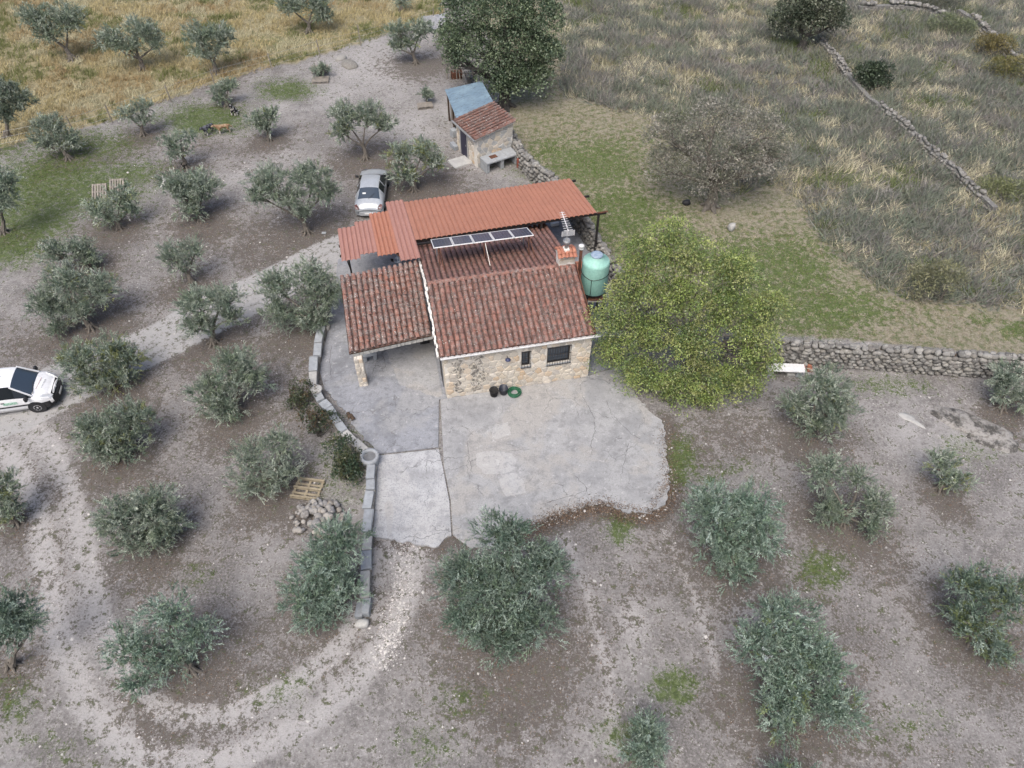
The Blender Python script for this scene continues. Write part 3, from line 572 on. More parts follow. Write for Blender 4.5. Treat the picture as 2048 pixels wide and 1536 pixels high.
# windows with iron grilles
for (x0, x1, z0, z1) in WINS:
    wn = MB(); cx, cz, wd, hh = (x0+x1)/2, (z0+z1)/2, x1-x0, z1-z0
    for a, b, c_, d in ((x0+.03, cz, .06, hh), (x1-.03, cz, .06, hh)): wn.box((a, .13, b), (c_, .06, d))
    for b in (z0+.03, z1-.03): wn.box((cx, .131, b), (wd-.122, .058, .06))
    wo = wn.build('window', MT['steel_black'], house)
    MB().box((cx, .16, cz), (wd-.12, .012, hh-.12)).build('pane', MT['glass'], wo)
    gr = MB(); nb = max(3, int(round(wd/.13)))
    for i in range(nb+1): gr.tube([(x0+wd*i/nb, -.10, z0-.02), (x0+wd*i/nb, -.10, z1+.03)], .011, 6)
    for zz in (z0-.02, z0+hh*.22, z0+hh*.62, z1+.03): gr.box((cx, -.10, zz), (wd+.05, .014, .03))
    for xx in (x0, x1):
        for zz in (z0-.02, z1+.03): gr.box((xx, -.05, zz), (.02, .10, .02))
    gr.build('window_grille', MT['steel_black'], wo)
    MB().box((cx, .02, z0-.035), (wd+.1, .16, .06)).build('window_sill', MT['granite'], wo)
# side doorway under the porch eave
d0, d1_ = .75, 1.75
MB().box((-.02, (d0+d1_)/2, 1.05), (.08, d1_-d0+.2, 2.15)).build('door_frame', MT['galv'], house)
dr = MB().box((-.045, (d0+d1_)/2, 1.03), (.06, d1_-d0, 2.0)).build('door', MT['black_plastic'], house)
MB().box((-.085, d1_-.12, 1.02), (.03, .03, .14)).build('handle', MT['galv'], dr)

# ------------------------------------------------------------------ roofs of curved clay tiles
def tile_template(r0, r1, L, n=7, lift=.034):
    """cover tile: half barrel, wider and slightly raised at the lower end (local +y is up-slope)"""
    m = MB(); vs = []
    for (y, r, z) in ((0, r0, lift), (L, r1, 0)):
        for q in (r, r-.016):
            for i in range(n): t = math.pi*i/(n-1); vs.append((-q*math.cos(t), y, z+q*math.sin(t)*.82))
    fs = [];
    for i in range(n-1):
        fs.append((i, i+1, 2*n+i+1, 2*n+i)); fs.append((i, n+i, n+i+1, i+1))
    m.add(vs, fs); return m
def tile_field(parent, P0, ex, dn, width, length, mat, seed, pitch=.265, row=.37, parts=True, keep=None, tmpl=None, name='roof_tile', stuffmat=None, chan=True):
    """cover tiles in columns on a slope; P0 upper left corner, ex along the eave, dn down-slope unit"""
    R = rng(seed); up = -dn; nrm = np.cross(ex, up); nc = int(round(width/pitch)); pc = width/nc; nr = int(round(length/row)); pr_ = length/nr; SV, SF, SC = [], [], []
    t0 = tile_template(.108, .088, row*1.22); me = t0.mesh(name); me.materials.append(mat)
    tv = np.array(t0.v); tf = np.array(t0.f)
    for c_ in range(nc):
        for r_ in range(nr):
            o = P0 + ex*(pc*(c_+.5)+R.normal(0, .008)) + dn*(pr_*(r_+1)+R.normal(0, .014)) + nrm*(.035+R.normal(0, .004)); a = R.normal(0, .02)
            e2 = ex*math.cos(a)+up*math.sin(a); u2 = up*math.cos(a)-ex*math.sin(a)
            if parts and (keep is None or keep(c_, r_, nc, nr)):
                ob = bpy.data.objects.new(name, me); COL.objects.link(ob); ob.parent = parent
                ob.matrix_local = Matrix([(*[e2[i], u2[i], nrm[i]], o[i]) for i in range(3)]+[(0, 0, 0, 1)])
            else:
                SF.append(tf+len(SV)*len(tv)); SV.append(tv @ np.array([e2, u2, nrm])+o); SC.append(np.full((len(tv), 3), R.random()))
    if SV:
        ms = mesh_np(name, np.concatenate(SV), np.concatenate(SF)); set_attr(ms, 'Col', np.concatenate(SC)); tag(obj(name, ms, stuffmat or mat, parent), kind='stuff')
    if chan:
        m = MB(); nseg = 4
        for c_ in range(nc+1):
            prof = []
            x0 = pc*c_
            for i in range(nseg+1):
                t = math.pi*i/nseg; prof.append((x0-pc*.5*math.cos(t), .04-.06*math.sin(t)))
            for r_ in range(nr):
                vs = []
                for q, lift in ((r_+1.06, .022), (r_-.06, .0)):
                    for x, z in prof:
                        xx = min(max(x, 0), width); vs.append(P0+ex*xx+dn*min(pr_*q, length+.03)+nrm*(z+lift-.02))
                m.add(vs, [(i, i+1, nseg+2+i, nseg+1+i) for i in range(nseg)])
        m.build('channel_tiles', MT['tile_channel'], parent)
    return nc, nr
OL, OR_, OE = .18, .06, .14
def vec(*a): return np.array(a, float)
dnf = vec(0, -(HD+OE), ZE-ZR); Lf = np.linalg.norm(dnf); dnf /= Lf
dnb = vec(0, HDB-HD, ZB-ZR); Lb = np.linalg.norm(dnb); dnb /= Lb
X1 = vec(1, 0, 0)
rfm = MB()
th_ = .06
rfm.add([(-OL, -OE, ZE-.05), (HL+OR_, -OE, ZE-.05), (HL+OR_, HD, ZR-.05), (-OL, HD, ZR-.05), (-OL, -OE, ZE-.11), (HL+OR_, -OE, ZE-.11), (HL+OR_, HD, ZR-.11), (-OL, HD, ZR-.11)], [(0, 1, 2, 3), (7, 6, 5, 4), (0, 4, 5, 1), (1, 5, 6, 2), (2, 6, 7, 3), (3, 7, 4, 0)])
rf = rfm.build('front_roof', MT['mortar'], house)
tile_field(rf, vec(-OL, HD, ZR), X1, dnf, HL+OL+OR_, Lf+.04, MT['tile_front'], 1, .272, .385)
rbm = MB().add([(-OL, HD+.004, ZR-.05), (HL+OR_, HD+.004, ZR-.05), (HL+OR_, HDB, ZB-.05), (-OL, HDB, ZB-.05), (-OL, HD+.004, ZR-.11), (HL+OR_, HD+.004, ZR-.11), (HL+OR_, HDB, ZB-.11), (-OL, HDB, ZB-.11)], [(3, 2, 1, 0), (4, 5, 6, 7), (1, 5, 4, 0), (2, 6, 5, 1), (3, 7, 6, 2), (0, 4, 7, 3)])
rb_ = rbm.build('rear_roof', MT['mortar'], house)
tile_field(rb_, vec(HL+OR_, HD, ZR), -X1, dnb, HL+OL+OR_, Lb, MT['tile_back'], 2, .272, .40, parts=False)
# ridge tiles
m0 = tile_template(.13, .11, .5); rme = m0.mesh('ridge_tile'); rme.materials.append(MT['tile_front'])
for i in range(17):
    x = -OL+.02+i*(HL+OL+OR_-.5)/16; ob = bpy.data.objects.new('ridge_tile', rme); COL.objects.link(ob); ob.parent = rf
    ob.matrix_local = Matrix([(0, 1, 0, x), (-1, 0, 0, HD), (0, 0, 1, ZR+.02), (0, 0, 0, 1)])
# verges: white mortar on the left, dark metal on the right
def strip(pts, w_, h_, mat, name, parent, jit=0., seed=1):
    m = MB(); R = random.Random(seed)
    for a, b in zip(pts[:-1], pts[1:]):
        L = np.linalg.norm(np.array(b)-a); n = max(1, int(L/.22)) if jit else 1
        for i in range(n):
            p = np.array(a)+(np.array(b)-np.array(a))*i/n; q = np.array(a)+(np.array(b)-np.array(a))*(i+1)/n; j = R.uniform(-jit, jit)
            m.beam(p+[j, 0, R.uniform(-jit, jit)*.6], q+[j, 0, R.uniform(-jit, jit)*.6], w_+R.uniform(-jit, jit), h_+R.uniform(0, jit))
    return m.build(name, mat, parent)
strip([vec(-OL-.06, -OE, ZE+.02), vec(-OL-.06, HD, ZR+.02), vec(-OL-.06, HDB-1.2, ZB+.25)], .085, .15, MT['whitewash'], 'verge_mortar', house, .03, 3)
strip([vec(HL+OR_+.03, -OE, ZE+.05), vec(HL+OR_+.03, HD, ZR+.06)], .05, .07, MT['rust'], 'verge_flashing', house)
m = MB(); m.beam((-OL+.02, -OE-.085, ZE-.065), (HL+OR_+.25, -OE-.085, ZE-.065), .075, .012); m.beam((-OL+.02, -OE-.128, ZE-.04), (HL+OR_+.25, -OE-.128, ZE-.04), .012, .06); m.beam((-OL+.02, -OE-.045, ZE-.02), (HL+OR_+.25, -OE-.045, ZE-.02), .012, .06)
m.build('gutter', MT['white_paint'], house)
# chimney with its own little tiled roof, flue and cowl
cp = loc(1131, 520, ZR+.2); ch = MB().box((cp[0], cp[1], ZR+.1), (.82, .5, 1.0)).build('chimney', MT['whitewash'], house)
cc = vec(cp[0], cp[1], ZR+.6)
for p, q in stones(.8, .34, .17, 31, gap=.008):
    s_ = stone_mesh(q, .02, R_); MB().add([(x_+cc[0]-.4, y_+cc[1]-.251, z_+ZR+.22) for x_, y_, z_ in s_.v], s_.f).build('stone', MT['house_stone'], ch)
for sgn in (-1, 1):
    dn_ = vec(0, sgn*.36, -.2); dn_ /= np.linalg.norm(dn_)
    tile_field(ch, vec(cc[0]+(-.46 if sgn < 0 else .46), cc[1], cc[2]+.22), X1*(1 if sgn < 0 else -1), dn_, .92, .46, MT['tile_new'], 40+sgn, .185, .23, chan=False, name='chimney_tile')
MB().add([(cc[0]-.44, cc[1]-.38, cc[2]-.0), (cc[0]+.44, cc[1]-.38, cc[2]), (cc[0]+.44, cc[1], cc[2]+.2), (cc[0]-.44, cc[1], cc[2]+.2), (cc[0]+.44, cc[1]+.38, cc[2]), (cc[0]-.44, cc[1]+.38, cc[2])], [(0, 1, 2, 3), (3, 2, 4, 5), (0, 3, 5), (1, 4, 2), (0, 5, 4, 1)]).build('chimney_cap', MT['whitewash'], ch)
MB().cbox((cc[0], cc[1], cc[2]+.26), (.3, .34, .2), .04, 0, .015, R_).build('flue_mortar', MT['whitewash'], ch)
MB().lathe([(.085, .25), (.085, .62), (.15, .64), (.17, .70), (.17, .82), (.145, .82), (.145, .70), (.06, .68)], cc, 20).build('flue', MT['galv'], ch, True)
# stove pipe on the right-hand side
sp = loc(1163, 492, 4.55); MB().lathe([(.075, .8), (.078, 4.35)], (sp[0], sp[1], 0), 14).build('stove_pipe', MT['rust'], house, True)
MB().lathe([(.08, 4.352), (.125, 4.38), (.125, 4.44), (.09, 4.45), (.09, 4.50), (.14, 4.51), (.145, 4.58), (.10, 4.62)], (sp[0], sp[1], 0), 18).build('pipe_cowl', MT['white_paint'], house, True)
# small new-tiled lean-to on the right-hand wall, under the water tank
lp = [loc(1160, 540, 1.9), loc(1206, 600, 1.55)]
lx0, lx1 = HL+.02, HL+1.75; ly0, ly1 = 3.75, 7.0
lt = MB().add([(lx0, ly0, 1.7), (lx1, ly0, 1.4), (lx1, ly1, 1.4), (lx0, ly1, 1.7), (lx0, ly0, 1.64), (lx1, ly0, 1.34), (lx1, ly1, 1.34), (lx0, ly1, 1.64)], [(0, 1, 2, 3), (7, 6, 5, 4), (0, 4, 5, 1), (1, 5, 6, 2), (2, 6, 7, 3), (3, 7, 4, 0)]).build('lean_to_roof', MT['mortar'], house)
dl_ = vec(lx1-lx0, 0, -.3); Ll = np.linalg.norm(dl_); tile_field(lt, vec(lx0, ly0, 1.72), vec(0, 1, 0), dl_/Ll, ly1-ly0, Ll, MT['tile_new'], 6, .22, .33, name='lean_to_tile', chan=False)
MB().box(((lx0+lx1)/2+.1, (ly0+ly1)/2+.5, .65), (lx1-lx0-.5, ly1-ly0-1.4, 1.3)).build('lean_to_wall', MT['mortar'], house)

# ------------------------------------------------------------------ porch
PZF, PZB = 2.28, 3.42
pl = loc(698, 706, PZF); pr0 = loc(868, 664, PZF); pbk = loc(680, 556, PZB); PX0, PX1 = pl[0], -.30; PY0 = pl[1]; PY1 = pbk[1]; SK = .115
porch = thing('tiled_porch', 'open porch left of the house with lichen-speckled tile roof', 'porch', HO, HTH)
def pk(x): return (x-PX0)*SK        # the porch front runs slightly askew to the house
q = MB().add([(x, y+pk(x), z+o_) for o_ in (-.05, -.13) for x, y, z in ((PX0, PY0, PZF), (PX1, PY0, PZF), (PX1, PY1, PZB), (PX0, PY1, PZB))], [(0, 1, 2, 3), (7, 6, 5, 4), (0, 4, 5, 1), (1, 5, 6, 2), (2, 6, 7, 3), (3, 7, 4, 0)])
prf = q.build('porch_roof', MT['wood_brown'], porch)
dp = vec(0, PY0-PY1, PZF-PZB); Lp = np.linalg.norm(dp); dp /= Lp; xsk = vec(1, SK, 0); xsk /= np.linalg.norm(xsk)
tile_field(prf, vec(PX0, PY1, PZB), xsk, dp, (PX1-PX0)*math.hypot(1, SK), Lp+.03, MT['tile_porch'], 8, .262, .36)
m = MB(); Rb = random.Random(2); x = PX0+.12
while x < PX1-.05:
    wd = Rb.uniform(.16, .34); m.cbox((x+wd/2, PY0+.13+pk(x), PZF-.235), (wd-.004, .22, .19), .03, SK, .012, Rb); x += wd
m.build('front_beam', MT['granite_pale'], porch)
def pillar(x, y, z1, parent, w_=.40, seed=1):
    Rq = random.Random(seed); z = -.05; pi_ = MB().box((x, y, z1/2), (w_-.08, w_-.08, z1-.01)).build('pillar', MT['mortar'], parent)
    while z < z1-.05:
        h_ = min(Rq.uniform(.18, .3), z1-z)
        if z1-z-h_ < .12: h_ = z1-z
        sx = Rq.uniform(.35, .65)*w_
        for xa, xb in ((-w_/2, -w_/2+sx), (-w_/2+sx, w_/2)):
            MB().cbox((x+(xa+xb)/2, y, z+h_/2), (xb-xa-.012, w_+Rq.uniform(-.02, .02), h_-.014), .035, 0, .014, Rq).build('stone', MT['house_stone'], pi_)
        z += h_
pillar(PX0+.36, PY0+.02, PZF-.335, porch, .42, 4)
pillar(PX0+.36, PY1-.2, PZB-.16, porch, .40, 5)
MB().beam((PX0+.1, PY1-.2, PZB-.2), (PX1, PY1-.2+pk(PX1), PZB-.2), .14, .12).build('rear_beam', MT['wood_brown'], porch)

# ------------------------------------------------------------------ corrugated canopy behind the house
CTH = math.radians(14.06); CO = vec(-4.772, 31.557, 0); ZF, ZBk, CL, CW = 3.3, 2.45, 9.76, 4.87
canopy = thing('corrugated_canopy', 'long terracotta corrugated metal canopy on black steel posts', 'canopy', CO, CTH)
def cl(u, v, z):
    d = G(u, v, z)-CO; return np.array([d @ vec(math.cos(CTH), math.sin(CTH), 0), d @ vec(-math.sin(CTH), math.cos(CTH), 0), z])
def sheet(x0, x1, y0, y1, z0, z1, mat, name='roof_sheet', pitch=.25, parent=canopy, hgt=.06):
    """trapezoid-ribbed sheet, ribs running along y"""
    n = max(1, int(round((x1-x0)/pitch))); p = (x1-x0)/n; xs, hs2 = [], []
    for i in range(n):
        for t, h_ in ((0, 0), (.06, 0), (.2, 1), (.8, 1), (.94, 0)): xs.append(x0+p*(i+t)); hs2.append(h_*hgt)
    xs.append(x1); hs2.append(0); xs = np.array(xs); hs2 = np.array(hs2); k_ = len(xs); rows = 2; Vv = []
    for th in (0, -.006):
        for (y, z) in ((y0, z0), (y1, z1)): Vv.append(np.stack([xs, np.full(k_, y), z+hs2+th], 1))
    Vv = np.concatenate(Vv); Ff = []
    for i in range(k_-1):
        Ff += [(i, i+1, k_+i+1, k_+i), (2*k_+i+1, 2*k_+i, 3*k_+i, 3*k_+i+1), (i+1, i, 2*k_+i, 2*k_+i+1), (k_+i, k_+i+1, 3*k_+i+1, 3*k_+i)]
    o = MB().add(Vv, Ff).build(name, mat, parent); return o
sl = (ZBk-ZF)/CW
def zc(y): return ZF+sl*y
NS = 9
sheet(-.36, -.002, 0, CW, zc(0)-.004, zc(CW)-.004, MT['sheet_orange'])
for i in range(NS):
    a, b = CL*i/NS, CL*(i+1)/NS; sheet(a, b-.002, (-.004 if i % 2 else 0), CW, zc(0)+.002*(i % 2), zc(CW)+.002*(i % 2), MT['sheet_orange'])
s1 = cl(845, 521, 3.3); s1t = cl(780, 405, 2.6)
ya = cl(822, 522, 3.4)[1]
# the stepped sheets at the left end
def px_sheet(uvL, uvR, vtop_uv, mat, off):
    def on(uv):
        y = 0.
        for _ in range(12): p = cl(*uv, zc(y)); y = p[1]
        return p
    a, b, t = on(uvL), on(uvR), on(vtop_uv); y0, y1 = (a[1]+b[1])/2, t[1]
    return sheet(a[0], b[0], y0, y1, zc(y0)+off, zc(y1)+off, mat)
px_sheet((802,524), (843,519), (792,404), MT['sheet_pink'], .05)
px_sheet((756,514), (800,507), (745,428), MT['sheet_bright'], .012)
px_sheet((720,512), (757,505), (705,447), MT['sheet_pink'], .028)
px_sheet((684,525), (722,519), (674,460), MT['sheet_pink'], .040)
lft = cl(684, 500, ZF)[0]
st = MB()
for y, x0, x1 in ((.12, -.3, CL+.55), (CW-.12, -.2, CL+.3), (CW*.5, -1.2, CL+.35)): st.beam((x0, y, zc(y)-.10), (x1, y, zc(y)-.10), .08, .12)
yl = cl(690, 515, ZF)[1]
for y in (yl+.25, yl+1.35): st.beam((lft-.15, y, zc(y)-.1), (.4, y, zc(y)-.1), .08, .12)
st.build('roof_beam', MT['steel_black'], canopy)
MB().beam((CL+.06, .1, zc(.1)-.03), (CL+.62, .1, zc(.1)-.02), .09, .05).build('rusty_rail', MT['rust'], canopy)
for x, y in ((CL+.12, .12), (CL-.05, CW-.12), (CL*.5, CW-.12), (.1, CW-.12), (3.3, .12), (6.6, .12)): 
    MB().box((x, y, (zc(y)-.16)/2), (.11, .11, zc(y)-.16)).build('post', MT['steel_black'], canopy)
pp = (lft+.25, yl+.25); MB().box((pp[0], pp[1], (zc(pp[1])-.16)/2), (.09, .09, zc(pp[1])-.16)).build('post', MT['steel_black'], canopy)
MB().beam((pp[0], pp[1]+.02, zc(pp[1])-.9), (pp[0]+.02, pp[1]+.7, zc(pp[1])-.16), .05).build('brace', MT['steel_black'], canopy)
MB().beam((pp[0]+.12, pp[1], 1.2), (pp[0]-.12, pp[1]-.02, zc(pp[1])-.2), .05).build('brace', MT['steel_black'], canopy)
# ------------------------------------------------------------------ things on and around the house
def hw(x, y, z): return HO + hex_*x + hey*y + vec(0, 0, z)
# solar array on steel legs over the rear roof slope
sf0, sf1 = loc(867,498,4.8), loc(1067.5,469,4.8); sb0 = loc(858.5,481.5,4.2); sx0, sx1, sy0, sy1 = sf0[0], sf1[0], (sf0[1]+sf1[1])/2, sb0[1]+.05
def zr_(y): return ZR-(y-HD)*(ZR-ZB)/(HDB-HD)
sol = thing('solar_array', 'row of five dark solar panels with white frames on the rear roof', 'solar panels', HO, HTH)
sl_ = vec(0, sy1-sy0, -.6); SLn = np.linalg.norm(sl_); sl_ /= SLn; sn = np.cross(X1, sl_); pw = (sx1-sx0)/5
Mp = np.array([X1, sl_, sn]).T
for i in range(5):
    c_ = vec(sx0+pw*(i+.5), (sy0+sy1)/2, 4.5+(i % 2)*.004); fr = MB(); w2, l2 = pw/2-.012, SLn/2
    for dx, dy, a, b in ((-w2+.02, 0, .04, 2*l2), (w2-.02, 0, .04, 2*l2), (0, -l2+.02, 2*w2-.082, .04), (0, l2-.02, 2*w2-.082, .04)): fr.box(c_+Mp @ vec(dx, dy, 0), (a, b, .045), M=Mp)
    po = fr.build('solar_panel', MT['white_paint'], sol)
    pm = MB().box((0, 0, 0), (2*w2-.08, 2*l2-.08, .02)).build('cell_sheet', MT['cell_blue'], po); pm.matrix_local = Matrix([(*Mp[r_], (c_+Mp @ vec(0, 0, .006))[r_]) for r_ in range(3)]+[(0, 0, 0, 1)])
m = MB()
for y_, z_ in ((sy0+.12, 4.72), (sy1-.2, 4.22)): m.beam((sx0, y_, z_), (sx1, y_, z_), .05)
m.build('rail', MT['galv'], sol)
for i, x_ in enumerate((sx0+.25, (sx0+sx1)/2, sx1-.25)):
    MB().beam((x_, sy0+.12, 4.7), (x_, sy0-.05, zr_(sy0)-.02), .05).build('leg', MT['rust'], sol)
    MB().beam((x_, sy1-.2, 4.2), (x_, sy1-.2, zr_(sy1-.2)-.02), .05).build('leg', MT['galv'], sol)
    MB().beam((x_+.06, sy0+.12, 4.66), (x_+.12, sy0-.85, zr_(sy0-.85)+.10), .03).build('brace', (MT['rust'], MT['whitewash'], MT['rust'])[i], sol)
# television aerial on the chimney flue
ab = hw(cc[0], cc[1], cc[2]+.82); ant = thing('television_aerial', 'white television aerial with many short rods above the chimney', 'aerial', ab, HTH)
MB().tube([(0, 0, -.14), (0, 0, .95)], .02, 8).build('mast', MT['galv'], ant)
MB().beam((0, -.15, .62), (0, 1.15, .78), .03).build('boom', MT['white_paint'], ant)
for i in range(9): t = i/8; MB().beam((-.22+.1*t, -.12+1.22*t, .63+.15*t), (.22-.1*t, -.12+1.22*t, .63+.15*t), .016).build('rod', MT['white_paint'], ant)
for j in range(5):
    for z_ in (.34+.06*j,): MB().beam((-.32, -.14, z_), (.32, -.14, z_), .014).build('reflector_rod', MT['white_paint'], ant)
for s_ in (-.3, .3): MB().beam((s_, -.14, .3), (s_, -.14, .62), .014).build('reflector_rod', MT['white_paint'], ant)
# water tank on its steel stand
tb = hw(8.36, 4.1, 0); RTK = .69
stand = thing('tank_stand', 'black steel stand under the green water tank', 'stand', tb, HTH)
m = MB()
for a in (-.48, .48): m.beam((-.55, a, 2.0), (.55, a, 2.0), .08); m.beam((a, -.439, 1.999), (a, .439, 1.999), .078)
m.lathe([(.66, 2.05), (.66, 2.09)], (0, 0, 0), 24); m.build('platform', MT['steel_black'], stand)
for a in (-.48, .48):
    for b in (-.48, .48): MB().box((a, b, .99), (.09, .09, 1.93)).build('leg', MT['steel_black'], stand)
MB().beam((-.43, -.48, 1.1), (.43, -.48, 1.1), .06).build('crossbar', MT['steel_black'], stand); MB().beam((.48, -.43, 1.1), (.48, .43, 1.1), .06).build('crossbar', MT['steel_black'], stand)
tank = thing('water_tank', 'tall mint green plastic water tank beside the house roof', 'water tank', tb+vec(0, 0, 2.09), HTH)
MB().lathe([(.60, 0), (.67, .02), (RTK, .06), (RTK, 1.72), (.675, 1.80), (.62, 1.86), (.30, 2.03), (.30, 2.12)], (0, 0, 0), 40).build('body', MT['tank_green'], tank, True)
MB().lathe([(.29, 2.122), (.31, 2.13), (.31, 2.18), (.24, 2.20)], (0, 0, 0), 28).build('lid', MT['tank_lid'], tank, True)
def strap_pts(z): return [(math.cos(t)*(RTK+.012), math.sin(t)*(RTK+.012), z+.10*abs(math.sin(t*1.5))) for t in np.linspace(0, 2*math.pi, 41)]
MB().tube(strap_pts(1.05), .016, 5, False).build('strap', MT['steel_black'], tank)
MB().tube([(-.36, -.61, 1.08), (-.36, -.61, .0)], .014, 5).build('strap', MT['steel_black'], tank)
MB().tube([(-.36, -.61, 1.08), (.62, -.42, 1.2)], .014, 5).build('strap', MT['steel_black'], tank)
# buckets, hose, wall lamp
for i, (u, v) in enumerate(((988,790), (1007,786))):
    p = G(u, v, .10); b = thing('bucket', ('black rubber bucket left of another by the front wall', 'dark blue-black bucket beside the coiled green hose')[i], 'bucket', (p[0], p[1], .101), 0, 'buckets by the front wall')
    MB().lathe([(.15, 0), (.175, .02), (.215, .36), (.232, .365), (.232, .385), (.205, .385), (.165, .05), (.0, .045)], (0, 0, 0), 26, True, False).build('body', MT['rubber'] if i == 0 else plain('bucket_blue', (.025, .03, .045), .45), b, True)
    MB().tube([(.22*math.cos(t), .22*math.sin(t), .39+.02*math.sin(t)) for t in np.linspace(0, math.pi, 14)], .008, 5).build('handle', MT['galv'], b)
p = G(1029, 786, .1); Rh = random.Random(3)
hp = [(.33*(.55+.45*math.sin(.37*t)**2)*math.cos(t), .33*(.55+.45*math.sin(.37*t)**2)*math.sin(t), .02+.0016*t*1.2+Rh.uniform(0, .01)) for t in np.linspace(0, 2*math.pi*9, 230)]
ho = thing('garden_hose', 'green garden hose coiled on the concrete by the buckets', 'hose', (p[0], p[1], .10)); MB().tube(hp, .017, 6).build('coil', MT['green_hose'], ho, True)
q0 = hw(onfront(1024,775)[0], -.09, .1); MB().tube([(.2, .15, .03), tuple(q0-p+vec(0, 0, .02)), tuple(q0-p+vec(0, .02, .62))], .012, 6).build('feed_pipe', MT['galv'], ho)
lx_, lz_ = onfront(1014, 713); la = thing('wall_lamp', 'small dark blue lamp on the stone front wall', 'lamp', hw(lx_, -.07, lz_), HTH)
MB().lathe([(.0, .10), (.05, .09), (.13, .02), (.13, 0)], (0, -.16, 0), 18).build('lamp_shade', plain('lamp_blue', (.04, .05, .11), .4), la, True)
MB().tube([(0, .02, .05), (0, -.1, .13), (0, -.16, .10)], .014, 6).build('arm', MT['steel_black'], la); MB().lathe([(.03, -.07), (.045, -.03), (.03, .0)], (0, -.16, 0), 12).build('bulb', MT['lamp_glass'], la, True)
# bench and crate under the porch
p = G(738, 712, .4); bn = thing('stone_bench', 'blue-grey stone bench behind the porch pillar', 'bench', (p[0], p[1]+.1, .075), HTH+.1)
MB().cbox((0, 0, .40), (.75, .38, .09), .015, 0, .006).build('seat', MT['granite'], bn)
for s_ in (-.25, .25): MB().cbox((s_, 0, .177), (.18, .3, .355), .015, 0, .006).build('support', MT['granite'], bn)
p = G(852, 686, .1); cr = thing('black_crate', 'black box on the porch floor beside the house wall', 'crate', (p[0]-.1, p[1]+.2, .082), HTH)
MB().cbox((0, 0, .28), (.48, .5, .55), .02).build('body', MT['black_plastic'], cr); MB().cbox((0, 0, .575), (.52, .54, .04), .01).build('lid', MT['black_plastic'], cr)
# two dark roof tiles lying on the concrete
for i, (u, v) in enumerate(((702,833), (709,836))):
    p = G(u, v, .08); o = tile_template(.1, .085, .42).build('loose_tile', MT['wood_brown']); o.location = (p[0], p[1]-.15, .078); o.rotation_euler = (0, 0, .45+.1*i)
    tag(o, ('dark curved tile lying on the concrete, left one of a pair', 'dark curved tile lying on the concrete, right one of a pair')[i], 'tile', 'loose tiles on the concrete')

# ------------------------------------------------------------------ curved block wall on the left of the yard
CAPS = [(645,652),(636,686),(631,712),(626,742),(624,771),(644,801),(656,815),(664,829),(676,844),(686,862),(706,881),(730,902)]
CAPS2 = [(744,928),(741,958),(740,980),(737,1017),(734,1064),(733,1100),(731,1140),(726,1194)]
WZ = .50
bw = thing('block_wall', 'low curved wall capped with long grey granite blocks', 'wall', G(690, 850, 0))
bo = np.array(bw.location); Rw = random.Random(9); R2 = rng(9)
def wall_run(px, first_skip=()):
    P = [G(u, v, WZ) for u, v in px]
    for i, (a, b) in enumerate(zip(P[:-1], P[1:])):
        a = a-bo; b = b-bo; d = b-a; L = math.hypot(d[0], d[1]); rz = math.atan2(d[1], d[0]); c_ = (a+b)/2; ww = Rw.uniform(.36, .44)
        n = max(2, int(L/.22))
        for k_ in range(n):
            for zz in range(2):
                t = (k_+.5)/n; q = a+d*t
                MB().cbox((q[0], q[1], zz*.21+.08), (L/n-.012, .38+Rw.uniform(-.03, .03), .20), .03, rz, .015, Rw).build('stone', MT['wall_rock'], bw)
        if i in first_skip: continue
        MB().cbox((c_[0]+Rw.uniform(-.04, .04), c_[1]+Rw.uniform(-.03, .03), .405+.055+Rw.uniform(-.02, .03)), (L-.055, ww, .14+Rw.uniform(-.02, .05)), .022, rz+Rw.uniform(-.09, .09), .014, Rw).build('cap_block', MT['granite'] if Rw.random() < .6 else MT['granite_pale'], bw)
wall_run(CAPS, ()); wall_run(CAPS2)
p = G(633, 779, .58); ms = MB().lathe([(.10, 0), (.24, 0), (.27, .02), (.27, .09), (.25, .11), (.05, .11), (.045, .05)], (0, 0, 0), 26, False, True).build('millstone', MT['granite_pale'], None, False); ms.location = (p[0], p[1], .545)
tag(ms, 'flat round millstone with a centre hole on the block wall', 'millstone')
p = G(739, 913, .55); bs = thing('round_basin', 'round grey ring basin at the bend of the block wall', 'basin', (p[0], p[1], -.02))
MB().lathe([(.30, 0), (.36, .1), (.42, .45), (.44, .55), (.42, .64), (.36, .68), (.30, .66), (.27, .58), (.27, .5)], (0, 0, 0), 32, True, False).build('ring', MT['granite'], bs, True)
MB().lathe([(.28, .5), (.28, .57), (0.01, .57)], (0, 0, 0), 28).build('water', grime('basin_water', (.2, .205, .21), (.13, .135, .14), 4, .3, 0), bs)
for i, (u, v, z_, lab) in enumerate(((719,1218,.2,'lower granite block at the wall end, left of a taller one'), (732,1210,.36,'upright granite block at the wall end beside the dirt track'))):
    p = G(u, v, z_); o = MB().cbox((0, 0, z_/2), (.3, .62, z_+.06), .02, 0, .008, Rw).build('granite_block', MT['granite']); o.location = (p[0], p[1], .0); o.rotation_euler = (0, 0, -.03); tag(o, lab, 'stone block')

